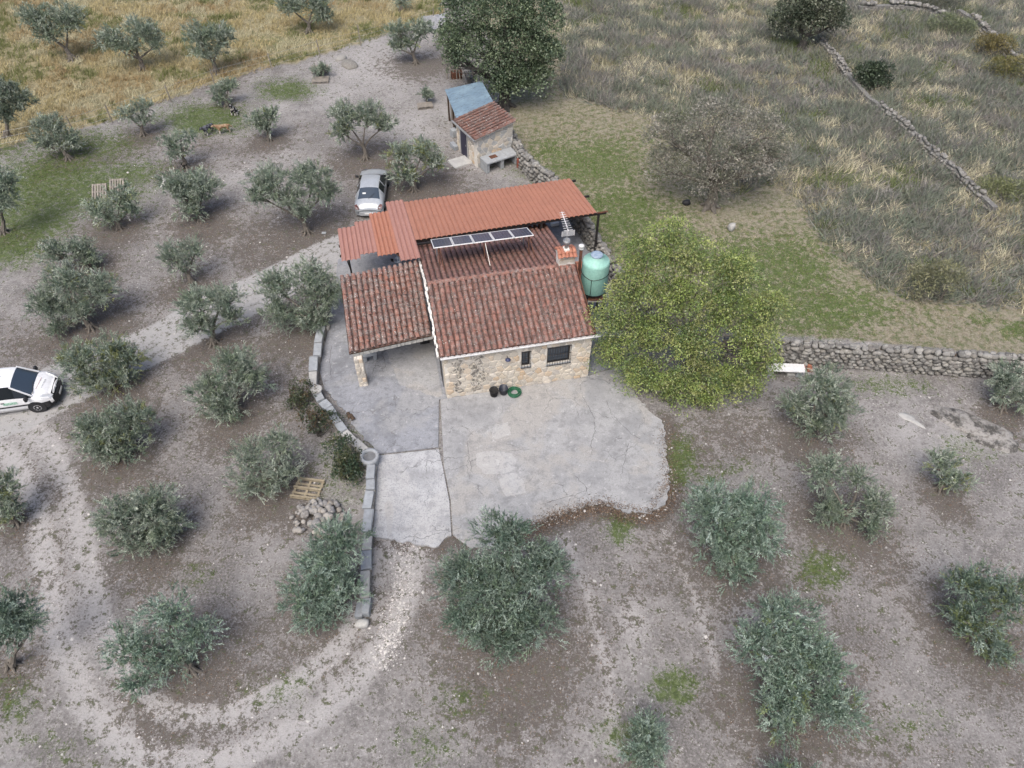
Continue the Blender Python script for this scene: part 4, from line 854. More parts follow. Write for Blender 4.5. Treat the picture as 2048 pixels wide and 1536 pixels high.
# rocks
def rock_mesh(seed, name='rock'):
    R = rng(seed); ico = []; t = (1+5**.5)/2
    vs = [(-1, t, 0), (1, t, 0), (-1, -t, 0), (1, -t, 0), (0, -1, t), (0, 1, t), (0, -1, -t), (0, 1, -t), (t, 0, -1), (t, 0, 1), (-t, 0, -1), (-t, 0, 1)]
    fs = [(0, 11, 5), (0, 5, 1), (0, 1, 7), (0, 7, 10), (0, 10, 11), (1, 5, 9), (5, 11, 4), (11, 10, 2), (10, 7, 6), (7, 1, 8), (3, 9, 4), (3, 4, 2), (3, 2, 6), (3, 6, 8), (3, 8, 9), (4, 9, 5), (2, 4, 11), (6, 2, 10), (8, 6, 7), (9, 8, 1)]
    vs = [np.array(v)/np.linalg.norm(v) for v in vs]; cache = {}; nf = []
    def mid(a, b):
        k_ = (min(a, b), max(a, b))
        if k_ not in cache: m_ = vs[a]+vs[b]; vs.append(m_/np.linalg.norm(m_)); cache[k_] = len(vs)-1
        return cache[k_]
    for a, b, c_ in fs: x, y, z = mid(a, b), mid(b, c_), mid(c_, a); nf += [(a, x, z), (b, y, x), (c_, z, y), (x, y, z)]
    pn = np.concatenate([np.array([[1,0,0],[-1,0,0],[0,1,0],[0,-1,0],[0,0,1],[0,0,-1]])+R.normal(0, .16, (6, 3)), R.normal(size=(4, 3))]); pn /= np.linalg.norm(pn, axis=1)[:, None]; pd = np.concatenate([R.uniform(.66, .82, 6), R.uniform(.75, .98, 4)]); V_ = np.array(vs)
    dots = V_ @ pn.T; r = np.min(np.where(dots > .05, pd/np.maximum(dots, .05), 9), axis=1); r = np.minimum(r, 1.12)
    V_ = V_*r[:, None]*R.uniform(.97, 1.03, (len(V_), 1)); return V_, np.array(nf)
ROCKS = [rock_mesh(i) for i in range(8)]
def low_rock(i):
    V_, F_ = ROCKS[i]; ico = [(0, 11, 5), (0, 5, 1), (0, 1, 7), (0, 7, 10), (0, 10, 11), (1, 5, 9), (5, 11, 4), (11, 10, 2), (10, 7, 6), (7, 1, 8), (3, 9, 4), (3, 4, 2), (3, 2, 6), (3, 6, 8), (3, 8, 9), (4, 9, 5), (2, 4, 11), (6, 2, 10), (8, 6, 7), (9, 8, 1)]
    return V_[:12]*1.05, np.array(ico)
LOWROCK = [low_rock(i) for i in range(8)]
def rock_data(i, mat):
    V_, F_ = ROCKS[i]; me = mesh_np('rock', V_, F_); me.materials.append(mat); return me
RP = [rock_data(i, MT['pile_rock']) for i in range(8)]; RW = [rock_data(i, MT['wall_rock']) for i in range(8)]
RG = [rock_data(i, MT['granite_pale']) for i in range(8)]
def put_rock(name, me, p, s, rz, parent=None, tilt=(0, 0)):
    o = bpy.data.objects.new(name, me); COL.objects.link(o); o.location = p; o.scale = s; o.rotation_euler = (tilt[0], tilt[1], rz)
    if parent: o.parent = parent
    return o
k = N('bedrock'); c = k.mix(k.ramp(k.noise(1.6, 6, .75), .42, .58), (.30, .29, .275), (.07, .068, .064)); c = k.mix(k.ramp(k.noise(6, 5, .7), .5, .65), c, (.17, .16, .145)); k.bump(k.noise(9, 6, .7), .9, .06); MT['bedrock'] = k.out(c, .95)
RO = [rock_data(i, MT['bedrock']) for i in range(8)]
pc_ = G(634, 1032, .15); R = rng(77); placed = []
for i in range(110):
    a = R.uniform(0, 6.28); rr = 1.05*math.sqrt(R.random()); x_, y_ = pc_[0]+rr*1.05*math.cos(a), pc_[1]+rr*.95*math.sin(a); s = R.uniform(.07, .17)*(1.2 if rr < .6 else .9); z_ = max(0, .42*(1-(rr/1.05)**1.6))*R.uniform(.5, 1)
    o = put_rock('heap_rock', RP[i % 8], (x_, y_, z_+s*.45), (s*R.uniform(.85, 1.3), s, s*R.uniform(.65, .95)), R.uniform(0, 6), None, (R.normal(0, .4), R.normal(0, .4)))
    tag(o, 'grey and tan field rock in the heap beside the wooden pallet', 'rock', 'rocks in the heap by the pallet')
p = G(725, 1247, .1); tag(put_rock('boulder', RG[2], (p[0], p[1], .1), (.34, .2, .22), .1), 'pale boulder at the very end of the block wall', 'boulder')
p = G(643, 655, .2); tag(put_rock('boulder', rock_data(3, MT['mortar']), (p[0]+.1, p[1], .2), (.38, .26, .3), -.2), 'tan boulder at the top end of the block wall under the olive', 'boulder')
p = G(1463, 453, .2); tag(put_rock('boulder', RG[5], (p[0], p[1], .15), (.3, .28, .35), .5), 'pale upright boulder on the short grass below the grey oak', 'boulder')
p = G(1373, 405, .1); tag(put_rock('boulder', rock_data(1, MT['black_plastic']), (p[0], p[1], .1), (.33, .24, .2), 0), 'dark stone lying left of the grey oak trunk', 'boulder')
p = G(700, 128, .1); tag(put_rock('outcrop', RW[4], (p[0], p[1], .0), (.75, .9, .3), .5), 'brown rocky lump in the bare far yard', 'rock outcrop')
p = G(690, 118, .1); tag(put_rock('outcrop', RW[1], (p[0]-.4, p[1]+.3, .0), (.6, .5, .28), .9), 'smaller rocky lump behind another in the far yard', 'rock outcrop')
# low granite outcrop in the soil at the right
for i, (u, v, sx_, sy_, sz_, rz_, lab) in enumerate(((1945,850,2.0,.75,.24,-.5,'dark lichen-covered bedrock hump in the soil below the stone wall'), (1900,838,1.1,.35,.16,-.55,'pale bare bedrock strip beside the dark hump'), (1990,880,1.2,.6,.2,-.45,'grey speckled bedrock hump nearest the right edge'), (1832,845,.55,.12,.1,-.9,'thin pale stone slab lying left of the bedrock'), (1815,835,.5,.25,.09,-.6,'splintered pale slab left of the bedrock hump'))):
    p = G(u, v); o = put_rock('outcrop', (RO, RO, RO, RG, RG)[i][i], (p[0], p[1], -.12), (sx_*1.15, sy_*1.15, sz_+.12), rz_); tag(o, lab, 'rock outcrop')

# ------------------------------------------------------------------ pallets
def pallet(name, label, p, rz, L=1.2, W=1.0, mat='wood_grey', nb=7, tilt=0, group=None):
    t = thing(name, label, 'pallet', p, rz, group); t.rotation_euler = (tilt, 0, rz)
    for i in range(nb): MB().box((0, -W/2+.05+(W-.1)*i/(nb-1), .135), (L, .095 if nb < 8 else .07, .022)).build('board', MT[mat], t)
    for i in range(3): MB().box((-L/2+.05+(L-.1)*i/2, 0, .112), (.1, W, .022)).build('stringer', MT[mat], t)
    for i in range(3):
        for j in range(3): MB().box((-L/2+.06+(L-.12)*i/2, -W/2+.06+(W-.12)*j/2, .06), (.1, .12, .08)).build('block', MT[mat], t)
    for j in range(3): MB().box((0, -W/2+.06+(W-.12)*j/2, .011), (L, .1, .018)).build('bottom_board', MT[mat], t)
    return t
def upside(name, label, p, rz):
    """pallet lying upside down: three cross boards on top, deck boards below"""
    t = thing(name, label, 'pallet', p, rz); L, W = 1.25, 1.05
    for i in range(5): MB().box((0, -W/2+.05+(W-.1)*i/4, .013), (L, .10, .022)).build('board', MT['wood_pale'], t)
    for i in range(3): MB().box((-L/2+.08+(L-.16)*i/2, 0, .036), (.1, W, .022)).build('stringer', MT['wood_pale'], t)
    for i in range(3):
        for j in range(3): MB().box((-L/2+.08+(L-.16)*i/2, -W/2+.06+(W-.12)*j/2, .085), (.11, .1, .075)).build('block', MT['wood_pale'], t)
    for j in range(3): MB().box((0, -W/2+.06+(W-.12)*j/2, .134), (L, .09, .02)).build('bottom_board', MT['wood_pale'], t)
    return t
p = G(615, 977, .1); upside('wooden_pallet', 'weathered tan wooden pallet lying beside the rock heap', (p[0], p[1], .02), -.15)
p = G(641, 160, .1); pallet('wooden_pallet', 'grey slatted pallet lying in front of a sapling in the far yard', (p[0], p[1], .03), .12, 1.3, .9, 'wood_grey', 8)
p = G(640, 147, .1); pallet('wooden_pallet', 'grey slatted pallet behind another, crossed by a sapling', (p[0], p[1]+.25, .28), .12, 1.3, .8, 'wood_grey', 8, .35)
p = G(850, 211, .1); pallet('wooden_pallet', 'small grey slatted pallet with a sapling left of the shed', (p[0], p[1], .03), .2, 1.15, .75, 'wood_grey', 7)
p = G(200, 385, .1); pallet('wooden_pallet', 'white slatted pallet propped up left behind the loose olive', (p[0], p[1], .1), 1.57+.15, 1.1, .9, 'wood_grey', 6, .0).rotation_euler = (0, -.5, 1.72)
p = G(235, 375, .1); pallet('wooden_pallet', 'white slatted pallet propped up right behind the loose olive', (p[0], p[1], .1), 1.57+.15, 1.1, .9, 'wood_grey', 6, .0).rotation_euler = (0, -.5, 1.72)

# ------------------------------------------------------------------ stone shed, lean-to and grill bench
STH = math.radians(31); SO = G(955, 335); SL, SW = 2.75, 2.8; sxv, syv = vec(math.cos(STH), math.sin(STH), 0), vec(-math.sin(STH), math.cos(STH), 0)
def sloc(u, v, z): d = G(u, v, z)-SO; return vec(d @ sxv, d @ syv, z)
shed = thing('stone_shed', 'small rubble stone shed with brown tile roof and dark blue door', 'shed', SO, STH)
ZL, ZRt = 2.12, 2.55
Mz = np.array([[1, 0, 0], [0, 0, 1], [0, 1, 0.]])
sw_ = MB().prism([(0, -.05), (SL, -.05), (SL, ZRt), (0, ZL)], 0, .4, Mz).build('front_wall', MT['mortar'], shed)
for p_, q_ in stones(SL, ZRt-.03, .36, 51):
    q_ = clip(q_, -(ZRt-ZL)/SL, 1, ZL-.02)
    if len(q_) > 2: stone_mesh(q_, .04, R_).build('stone', MT['granite_pale'] if R_.random() < .45 else MT['house_stone'], sw_)
lwl = MB().box((.2, SW/2+.202, ZL/2-.03), (.4, SW-.404, ZL)).build('side_wall', MT['mortar'], shed)
for p_, q_ in stones(SW-.4, ZL-.05, .36, 52):
    if .8 < p_[0] < 1.8 and p_[1] < 2: continue
    s_ = stone_mesh(q_, .035, R_); MB().add([(y_, x_+.4, z_) for x_, y_, z_ in s_.v], [f[::-1] for f in s_.f]).build('stone', MT['house_stone'], lwl)
MB().box((SL-.2, SW/2+.202, ZRt/2-.03), (.4, SW-.404, ZRt)).build('side_wall', MT['mortar'], shed); MB().box((SL/2, SW-.2, 1.04), (SL-.804, .4, ZL-.1)).build('rear_wall', MT['mortar'], shed)
d_ = MB().box((-.04, 1.7, .95), (.08, .85, 1.9)).build('door', plain('door_blue', (.03, .03, .055), .5), shed); MB().box((-.095, 1.38, .95), (.03, .03, .12)).build('handle', MT['galv'], d_)
for y_ in (1.2, 2.2): MB().box((-.03, y_, .98), (.1, .12, 2.0)).build('door_jamb', MT['granite_pale'], d_)
sr = MB().add([(-.2, -.15, ZL-.0), (SL+.12, -.15, ZRt+.03), (SL+.12, SW+.05, ZRt+.03), (-.2, SW+.05, ZL), (-.2, -.15, ZL-.07), (SL+.12, -.15, ZRt-.04), (SL+.12, SW+.05, ZRt-.04), (-.2, SW+.05, ZL-.07)], [(0, 1, 2, 3), (7, 6, 5, 4), (0, 4, 5, 1), (1, 5, 6, 2), (2, 6, 7, 3), (3, 7, 4, 0)]).build('roof', MT['mortar'], shed)
ds = vec(-(SL+.32), 0, -(ZRt+.03-ZL)); Ls = np.linalg.norm(ds); ds /= Ls
tile_field(sr, vec(SL+.12, SW+.05, ZRt+.06), vec(0, -1, 0), ds, SW+.2, Ls, MT['tile_shed'], 9, .29, .4)
m0 = tile_template(.11, .095, .42); rme2 = m0.mesh('verge_tile'); rme2.materials.append(MT['tile_shed'])
for i in range(8):
    t = i/8; o = bpy.data.objects.new('verge_tile', rme2); COL.objects.link(o); o.parent = sr; a = math.atan2(ZRt+.03-ZL, SL+.32)
    o.matrix_local = Matrix.Translation((-.2+(SL+.3)*t, -.13, ZL+.04+(ZRt+.03-ZL)*t)) @ Matrix.Rotation(-math.pi/2, 4, 'Z') @ Matrix.Rotation(a, 4, 'X')
MB().beam((-.26, -.2, ZL-.03), (-.26, SW+.1, ZL-.03), .10, .08).build('gutter', MT['galv'], shed)
# blue sheet lean-to behind the shed
lean = thing('sheet_lean_to', 'open lean-to with a faded blue metal sheet roof behind the shed', 'lean-to', SO+syv*SW, STH)
lq = [sloc(913, 237, 2.30)-vec(0, SW, 0), sloc(988, 206, 2.62)-vec(0, SW, 0), sloc(964, 163, 2.55)-vec(0, SW, 0), sloc(890, 180, 2.2)-vec(0, SW, 0)]   # roof corners
def lerp(a_, b_, t_): return a_+(b_-a_)*t_
NSH = 5
for i in range(NSH):
    t0_, t1_ = i/NSH, (i+1)/NSH+.02; up_ = vec(0, 0, .012*(i % 2))
    c4 = [lerp(lq[0], lq[3], t0_)+up_, lerp(lq[1], lq[2], t0_)+up_, lerp(lq[1], lq[2], t1_)+up_, lerp(lq[0], lq[3], t1_)+up_]
    MB().add([tuple(p_+vec(0, 0, q_)) for q_ in (0, -.012) for p_ in c4], [(0, 1, 2, 3), (7, 6, 5, 4), (0, 4, 5, 1), (1, 5, 6, 2), (2, 6, 7, 3), (3, 7, 4, 0)]).build('roof_sheet', MT['sheet_blue'], lean)
for p_ in (lerp(lerp(lq[0], lq[3], .94), lerp(lq[1], lq[2], .94), .05), lerp(lerp(lq[0], lq[3], .5), lerp(lq[1], lq[2], .5), .05), lerp(lerp(lq[0], lq[3], .94), lerp(lq[1], lq[2], .94), .95)): MB().box((p_[0], p_[1], p_[2]/2-.08), (.1, .1, p_[2]-.16)).build('post', MT['wood_brown'], lean)
for k0 in (.05, .95): MB().beam(lerp(lerp(lq[0], lq[3], .02), lerp(lq[1], lq[2], .02), k0)-vec(0, 0, .08), lerp(lerp(lq[0], lq[3], .98), lerp(lq[1], lq[2], .98), k0)-vec(0, 0, .08), .08, .1).build('beam', MT['wood_brown'], lean)
for ta, tb, zt, mt_ in ((.06, .42, 1.2, 'white_paint'), (.55, .9, 1.6, 'wood_grey')):
    a_, b_ = lerp(lerp(lq[0], lq[3], ta), lerp(lq[1], lq[2], ta), .09), lerp(lerp(lq[0], lq[3], tb), lerp(lq[1], lq[2], tb), .09); MB().beam(vec(a_[0], a_[1], zt/2+.1), vec(b_[0], b_[1], zt/2+.1), .03, zt).build('side_board', MT[mt_], lean)
# grill bench of concrete blocks
gp = sloc(999, 322, .7); gb = thing('grill_bench', 'grey concrete block grill bench with two openings against the shed', 'grill', SO, STH)
gx0, gx1 = .15, 2.6; gy0, gy1 = -1.0, -.09
for x_ in (gx0+.12, (gx0+gx1)/2, gx1-.12):
    for z_ in range(3): MB().cbox((x_, (gy0+gy1)/2, .12+z_*.22), (.24, gy1-gy0, .212), .012, 0, .004, R_).build('block', MT['block'], gb)
for i in range(3): MB().cbox((gx0+(gx1-gx0)*(i+.5)/3, (gy0+gy1)/2, .72), ((gx1-gx0)/3-.01, gy1-gy0+.1, .1), .012, 0, .004, R_).build('top_slab', MT['block'], gb)
MB().box((.95, -.5, .785), (.5, .35, .03)).build('grill_plate', MT['rust'], gb)
p = G(925, 322, .02); o = MB().cbox((0, 0, .03), (1.5, 1.1, .12), .03, STH, .02, R_).build('doorstep', MT['granite_pale']); o.location = (p[0]-.1, p[1]-.1, 0); tag(o, 'flat grey slab on the soil at the shed door', 'slab')
p = G(908, 288, .3); o = MB().cbox((0, 0, .15), (.3, .75, .3), .02, STH, .01, R_).build('stone_trough', MT['granite']); o.location = (p[0], p[1], 0); tag(o, 'blue-grey stone trough left of the shed door', 'trough')
p = G(907, 268, .3); o = MB().cbox((0, 0, .25), (.4, .45, .5), .02, STH, .01, R_).build('concrete_block', MT['block']); o.location = (p[0], p[1]+.3, 0); tag(o, 'square grey block behind the stone trough', 'block')
p = G(1030, 325, .4); o = MB().lathe([(.14, 0), (.14, .62), (.12, .66), (.05, .68), (.05, .76)], (0, 0, 0), 16).build('gas_bottle', plain('gas_red', (.22, .07, .05), .5)); o.location = (p[0]+.25, p[1]+.1, 0); tag(o, 'rusty red gas bottle at the right end of the grill bench', 'gas bottle')
# rough stake fence and rusty trough behind the lean-to
fp = G(917, 158); fe = thing('stake_fence', 'row of rough grey stakes leaning behind the blue lean-to', 'fence', fp)
for i in range(11): MB().tube([(-.9+i*.26, -.1*i*.2, 0), (-.9+i*.26+R_.uniform(-.1, .1), .15-.1*i*.2, R_.uniform(.9, 1.3))], R_.uniform(.035, .055), 6).build('stake', MT['wood_grey'], fe)
p = G(918, 150, .4); o = MB().cbox((0, 0, .25), (1.5, .5, .5), .03, .25, .01, R_).build('rusty_trough', MT['rust']); o.location = (p[0]+.1, p[1]+.5, 0); tag(o, 'rusty metal trough behind the row of stakes', 'trough')
p0, p1 = G(934, 168, .9), G(912, 96, 1.2); o = MB().tube([p0, (p0+p1)/2-[0, 0, .05], p1], [.07, .065, .05], 7).build('fence_rail', MT['wood_grey']); tag(o, 'long grey wooden rail under the left side of the holm oak', 'rail')
p = G(873, 44, .4); o = MB().add([(-1.1, -.6, .0), (1.1, -.6, .0), (1.0, .7, .75), (-1.0, .7, .75), (-1.1, .75, 0), (1.1, .75, 0)], [(0, 1, 2, 3), (3, 2, 5, 4), (0, 3, 4), (1, 5, 2), (0, 4, 5, 1)]).build('slate_shelter', MT['concrete_dark']); o.location = (p[0], p[1], 0); o.rotation_euler = (0, 0, .35); tag(o, 'dark grey sloping shelter roof left of the holm oak', 'shelter')

# ------------------------------------------------------------------ dry stone walls
def dry_wall(label, px, h, cell, seed, thick=.5, parts=300, side=-1, name='dry_stone_wall', mixed=True):
    """random rubble wall along a line; the biggest-looking stones are parts, the rest one mass"""
    P = [G(u, v)[:2] for u, v in px]; R = rng(seed); t = thing(name, label, 'wall', (*P[0], 0)); o = np.array([*P[0], 0]); core = MB(); items = []
    for a, b in zip(P[:-1], P[1:]):
        d = b-a; L = np.hypot(*d); d = d/L; n = np.array([-d[1], d[0]]); rz = math.atan2(d[1], d[0]); nc = max(1, int(L/cell)); nr = max(1, int(h/(cell*.68)))
        core.box(((a+b)[0]/2-o[0], (a+b)[1]/2-o[1], h*.46), (L, thick*.62, h*.9), rz)
        for r_ in range(nr+1):
            for c_ in range(nc):
                q = a+d*L*(c_+.5+R.uniform(-.3, .3)+(.5 if r_ % 2 else 0))/nc; z = h*(r_+.4)/nr
                if h < .5 and vnoise(q[0], q[1], 1.6, seed) < .36 and r_ >= nr-1: continue
                for s_ in ((-1, 1) if r_ < nr else (-.62, 0, .62)):
                    if r_ == nr and R.random() < (.12 if h > .7 else .45): continue
                    w_ = thick*.36*(1-.12*r_/nr)
                    zz_ = R.uniform(.7, 1.35); s3 = (cell*R.uniform(.5, .8)*zz_, cell*R.uniform(.42, .62), cell*.68*R.uniform(.5, .74)*zz_)
                    items.append(((q[0]+n[0]*s_*w_-o[0], q[1]+n[1]*s_*w_-o[1], z+R.normal(0, .02)), s3, rz+R.normal(0, .22), R.integers(8), R.normal(0, .3), s_*np.sign(side) > 0 or r_ == nr))
    core.build('core', MT['wall_rock_mass'], t)
    vis = [i for i in items if i[5]]; R.shuffle(vis := list(vis)); vis = sorted(range(len(vis)), key=lambda i: depth(np.array(vis[i][0])+o)) and sorted(vis, key=lambda i: depth(np.array(i[0])+o))
    keep = vis[:parts]; ids = {id(i) for i in keep}; rest = [i for i in items if id(i) not in ids]
    for (p_, s3, rz, k_, ti, _) in keep: put_rock('stone', RW[k_], p_, s3, rz, t, (ti, 0))
    if rest:
        Vs, Fs, Cs = [], [], []; nv = 0
        for (p_, s3, rz, k_, ti, _) in rest:
            V_, F_ = LOWROCK[k_]; q = V_*np.array(s3); c_, s_ = math.cos(rz), math.sin(rz); q = np.stack([q[:, 0]*c_-q[:, 1]*s_, q[:, 0]*s_+q[:, 1]*c_, q[:, 2]], 1)+np.array(p_)
            Vs.append(q); Fs.append(F_+nv); Cs.append(np.full((len(q), 3), R.random())); nv += len(q)
        me = mesh_np('stone_mass', np.concatenate(Vs), np.concatenate(Fs)); set_attr(me, 'Col', np.concatenate(Cs)); tag(obj('stone_mass', me, MT['wall_rock_mass'], t), kind='stuff')
    return t
dry_wall('long dry stone wall on the right between soil and meadow', [(1440,715),(1560,722),(1618,726),(1741,733),(1888,744),(1968,748),(2100,757)], 1.25, .30, 1, .55, 300, -1)
dry_wall('dry stone wall running from the shed past the canopy post', [(1022,292),(1045,335),(1065,356),(1100,380),(1140,425),(1180,490),(1215,545),(1250,600),(1300,660)], 1.05, .32, 2, .6, 300, 1)
dry_wall('tumbled stone wall climbing through the scrub on the hillside', [(1640,88),(1672,125),(1700,165),(1735,205),(1765,225),(1810,262),(1860,308),(1920,362),(1985,425)], .45, .27, 3, .55, 60, 1)
dry_wall('farthest stone wall at the top right corner of the hillside', [(1715,22),(1790,18),(1850,25),(1890,42)], .45, .36, 4, .7, 40, 1)
dry_wall('farthest stone wall beyond the gap, bending right past brown bushes', [(1915,28),(1950,50),(1985,88),(2020,120),(2050,150)], .45, .36, 5, .7, 40, 1)
dry_wall('low rubble wall under the left side of the holm oak', [(938,178),(930,140),(920,100),(905,50)], .8, .4, 6, .5, 40, 1)
# old board, clay pipes and blocks against the right-hand wall
p = G(1572, 733, .5); o = thing('white_board', 'long white board resting on blocks by the stone wall', 'board', (p[0], p[1], 0), -.06)
MB().cbox((0, 0, .42), (1.9, .55, .06), .01).build('panel', MT['white_paint'], o)
for s_ in (-.7, .7): MB().cbox((s_, 0, .19), (.3, .45, .39), .02).build('support', MT['granite'], o)
for i, (u, v) in enumerate(((1607,728), (1620,727))):
    p = G(u, v, .2); t = thing('clay_tile_stack', ('stack of red clay tiles next to the white board', 'stack of red clay tiles right of a similar stack')[i], 'tiles', (p[0], p[1], .0), -.12, 'clay tile stacks by the wall')
    for j in range(4): q_ = tile_template(.115, .1, .5).build('tile', MT['tile_new'], t); q_.location = (0, -.45+.25*j, .02+.045*j)
    MB().cbox((0, .05, .03), (.24, .9, .06), .01).build('base_tile', MT['tile_new'], t)
for i, (u, v, s3, lab, mt) in enumerate(((1659,726,(.3,.26,.26),'white cube block beside the clay tile stacks','white_paint'), (1672,729,(.45,.25,.2),'grey block lying right of the white cube','granite'), (1583,747,(.5,.2,.14),'pale slab on the ground in front of the white board','granite_pale'), (1600,747,(.4,.2,.16),'pale slab beside another in front of the clay tiles','granite_pale'))):
    p = G(u, v, .1); o = MB().cbox((0, 0, s3[2]/2), s3, .02, R_.uniform(-.2, .2), .008, R_).build('stone_block', MT[mt]); o.location = (p[0], p[1], 0); tag(o, lab, 'block')
for i, (u, v, lab) in enumerate(((1741,705,'dark thin post against the right stone wall, left one'), (1884,720,'dark thin post against the right stone wall, right one'))):
    p = G(u, v+22); o = MB().tube([(0, 0, 0), (.18, .1, 1.35)], .03, 6).build('fence_post', MT['wood_brown']); o.location = (p[0]-.1, p[1]-.22, 0); tag(o, lab, 'post')
# wire fence between yard and golden field
fpx = [(0,300),(150,268),(225,245),(343,205),(430,172),(545,140),(640,112),(722,92),(800,70),(868,48)]
FL_ = ['at the left edge', 'behind the silvery young olive', 'near the pale sapling', 'below the wide far olive', 'below the split-crowned olive', 'above the green patch', 'above the two slatted pallets', 'taller than the rest', 'behind the far yard olive', 'beside the dark shelter']
for i, (u, v) in enumerate(fpx):
    p = G(u, v); hgt = 1.35 if i != 7 else 1.7; o = MB().tube([(0, 0, 0), (R_.uniform(-.08, .08), 0, hgt)], .04, 6).build('fence_post', MT['wood_grey']); o.location = p; tag(o, 'thin grey fence post along the field, '+FL_[i], 'post', 'fence posts along the field')
m = MB()
for a, b in zip(fpx[:-1], fpx[1:]):
    for z_ in (.4, .8, 1.2): m.tube([G(*a)+[0, 0, z_], G(*b)+[0, 0, z_]], .006, 4, False)
tag(m.build('fence_wire', MT['galv']), 'thin wire strands strung between the field fence posts', 'wire')
# bits lying about
for u, v, s3, lab, mt in ((648,467,(.25,.2,.04),'small pale square tile beside the root mound of the twin olive','block'), (745,1047,(.0,.0,.0),'','')):
    if s3[0]: p = G(u, v); o = MB().cbox((0, 0, s3[2]/2+.02), s3, .005).build('paving_tile', MT[mt]); o.location = p; tag(o, lab, 'tile')
p = G(366, 322, .5); o = MB().lathe([(.12, 0), (.16, .05), (.2, .28), (.21, .3), (.18, .3), (.14, .05), (.02, .04)], (0, 0, 0), 16).build('plant_pot', MT['rubber']); o.location = (p[0], p[1], .0); tag(o, 'dark pot standing at the foot of the wispy sapling', 'pot')
p = G(1098, 452, .1); o = MB().cbox((0, 0, .12), (.5, .22, .2), .02, .3).build('white_box', MT['white_paint']); o.location = (p[0]+.35, p[1]+.1, .08); tag(o, 'small white box on the concrete behind the rear roof corner', 'box')
# ------------------------------------------------------------------ vehicles
def car_shell(t, ST, body_mat, glass, nm):
    """loft of cross-sections; glass = list of (part name, first station, segments)"""
    sec = []
    for (x, w_, zs, zb, wr, zr) in ST:
        h = [(w_*.9, zs), (w_, zs+(zb-zs)*.25), (w_*1.005, zs+(zb-zs)*.7), (w_*.975, zb), (wr, zr-.06), (wr*.8, zr-.012), (wr*.4, zr+.015), (0, zr+.022)]
        full = [(x, a, b) for a, b in h]+[(x, -a, b) for a, b in h[-2::-1]]; sec.append(full)
    n = len(sec[0]); allv = [p for s in sec for p in s]; groups = {'body': []}
    gl = {}
    for nm_, i, segs in glass:
        for s in segs: gl[(i, s)] = nm_
    for i in range(len(sec)-1):
        for j in range(n-1):
            groups.setdefault(gl.get((i, j), 'body'), []).append((i*n+j, i*n+j+1, (i+1)*n+j+1, (i+1)*n+j))
    groups['body'] += [tuple(range(n)), tuple((len(sec)-1)*n+j for j in range(n-1, -1, -1))]
    for i in range(len(sec)-1): groups['body'].append(((i+1)*n, (i+1)*n+n-1, i*n+n-1, i*n))
    out = {}
    for g_, fs in groups.items():
        used = sorted({q for f in fs for q in f}); mp = {q: k_ for k_, q in enumerate(used)}
        o = MB().add([allv[q] for q in used], [tuple(mp[q] for q in f) for f in fs]).build(g_.split('#')[0], body_mat if g_ == 'body' else MT['glass_dark'] if g_.startswith(('side', 'quarter')) else MT['glass'], t, True); out[g_] = o
    return out
def wheel(t, x, y, r, w_=.2):
    My = np.array([[1, 0, 0], [0, 0, 1], [0, -1, 0.]]); s = 1 if y > 0 else -1
    wh = MB().lathe([(r*.62, -w_/2), (r*.94, -w_/2), (r, -w_*.3), (r, w_*.3), (r*.94, w_/2), (r*.62, w_/2)], (x, y, r), 24, True, True, My).build('wheel', MT['rubber'], t, False)
    MB().lathe([(r*.6, 0), (r*.6, .012), (r*.5, .02), (r*.2, .005), (r*.12, .03)], (x, y+s*(w_/2-.004), r), 20, True, True, My*np.array([[1, 1, 1], [1, 1, s], [1, 1, 1]])).build('rim', MT['rim'], wh)
    for k_ in range(7):
        a = k_*2*math.pi/7; MB().box((x+math.cos(a)*r*.4, y+s*(w_/2+.012), r+math.sin(a)*r*.4), (.07, .02, .05)).build('rim_slot', MT['rubber'], wh)
# white van with black bumper
vh = math.radians(11.5); vf = vec(math.cos(vh), math.sin(vh), 0); vs_ = vec(-math.sin(vh), math.cos(vh), 0); axle = 1.32
vo = G(82, 820)-vf*axle+vs_*.80; van = thing('white_van', 'white delivery van with black bumper parked on the gravel track', 'van', (vo[0], vo[1], -.03), vh)
ST = [(-2.12,.84,.30,.95,.6,1.62),(-2.05,.89,.24,1.0,.64,1.74),(-1.3,.905,.22,1.12,.68,1.81),(-.42,.91,.22,1.12,.68,1.81),(-.34,.91,.22,1.12,.68,1.80),(.55,.91,.22,1.10,.66,1.74),(.66,.91,.22,1.09,.66,1.69),(1.34,.90,.22,1.0,.76,1.07),(1.40,.90,.22,.99,.76,1.045),(1.68,.885,.24,.92,.74,.98),(1.92,.83,.26,.80,.68,.86),(2.08,.70,.34,.66,.56,.72)]
sh = car_shell(van, ST, MT['car_white'], [('windscreen', 6, (4,5,6,7,8,9)), ('side_window#r', 4, (10,)), ('side_window#l', 4, (3,)), ('side_window#l', 5, (3,)), ('side_window#r', 5, (10,)), ('quarter_window#l', 6, (3,)), ('quarter_window#r', 6, (10,))], 'van')
MB().add([(a, b, c_) for c_ in (.24, .60) for a, b in ((1.55,.925),(1.9,.86),(2.1,.66),(2.2,.3),(2.2,-.3),(2.1,-.66),(1.9,-.86),(1.55,-.925))], [(0,1,2,3,4,5,6,7), (15,14,13,12,11,10,9,8)]+[(i, i+8, (i+1) % 8+8, (i+1) % 8) for i in range(8)]).build('bumper', MT['black_plastic'], van)
MB().add([(2.12,.5,.62),(2.12,-.5,.62),(2.03,-.52,.80),(2.03,.52,.80),(2.0,.5,.6),(2.0,-.5,.6)], [(0,1,2,3), (0,4,5,1), (3,2,5,4)]).build('grille', MT['black_plastic'], van)
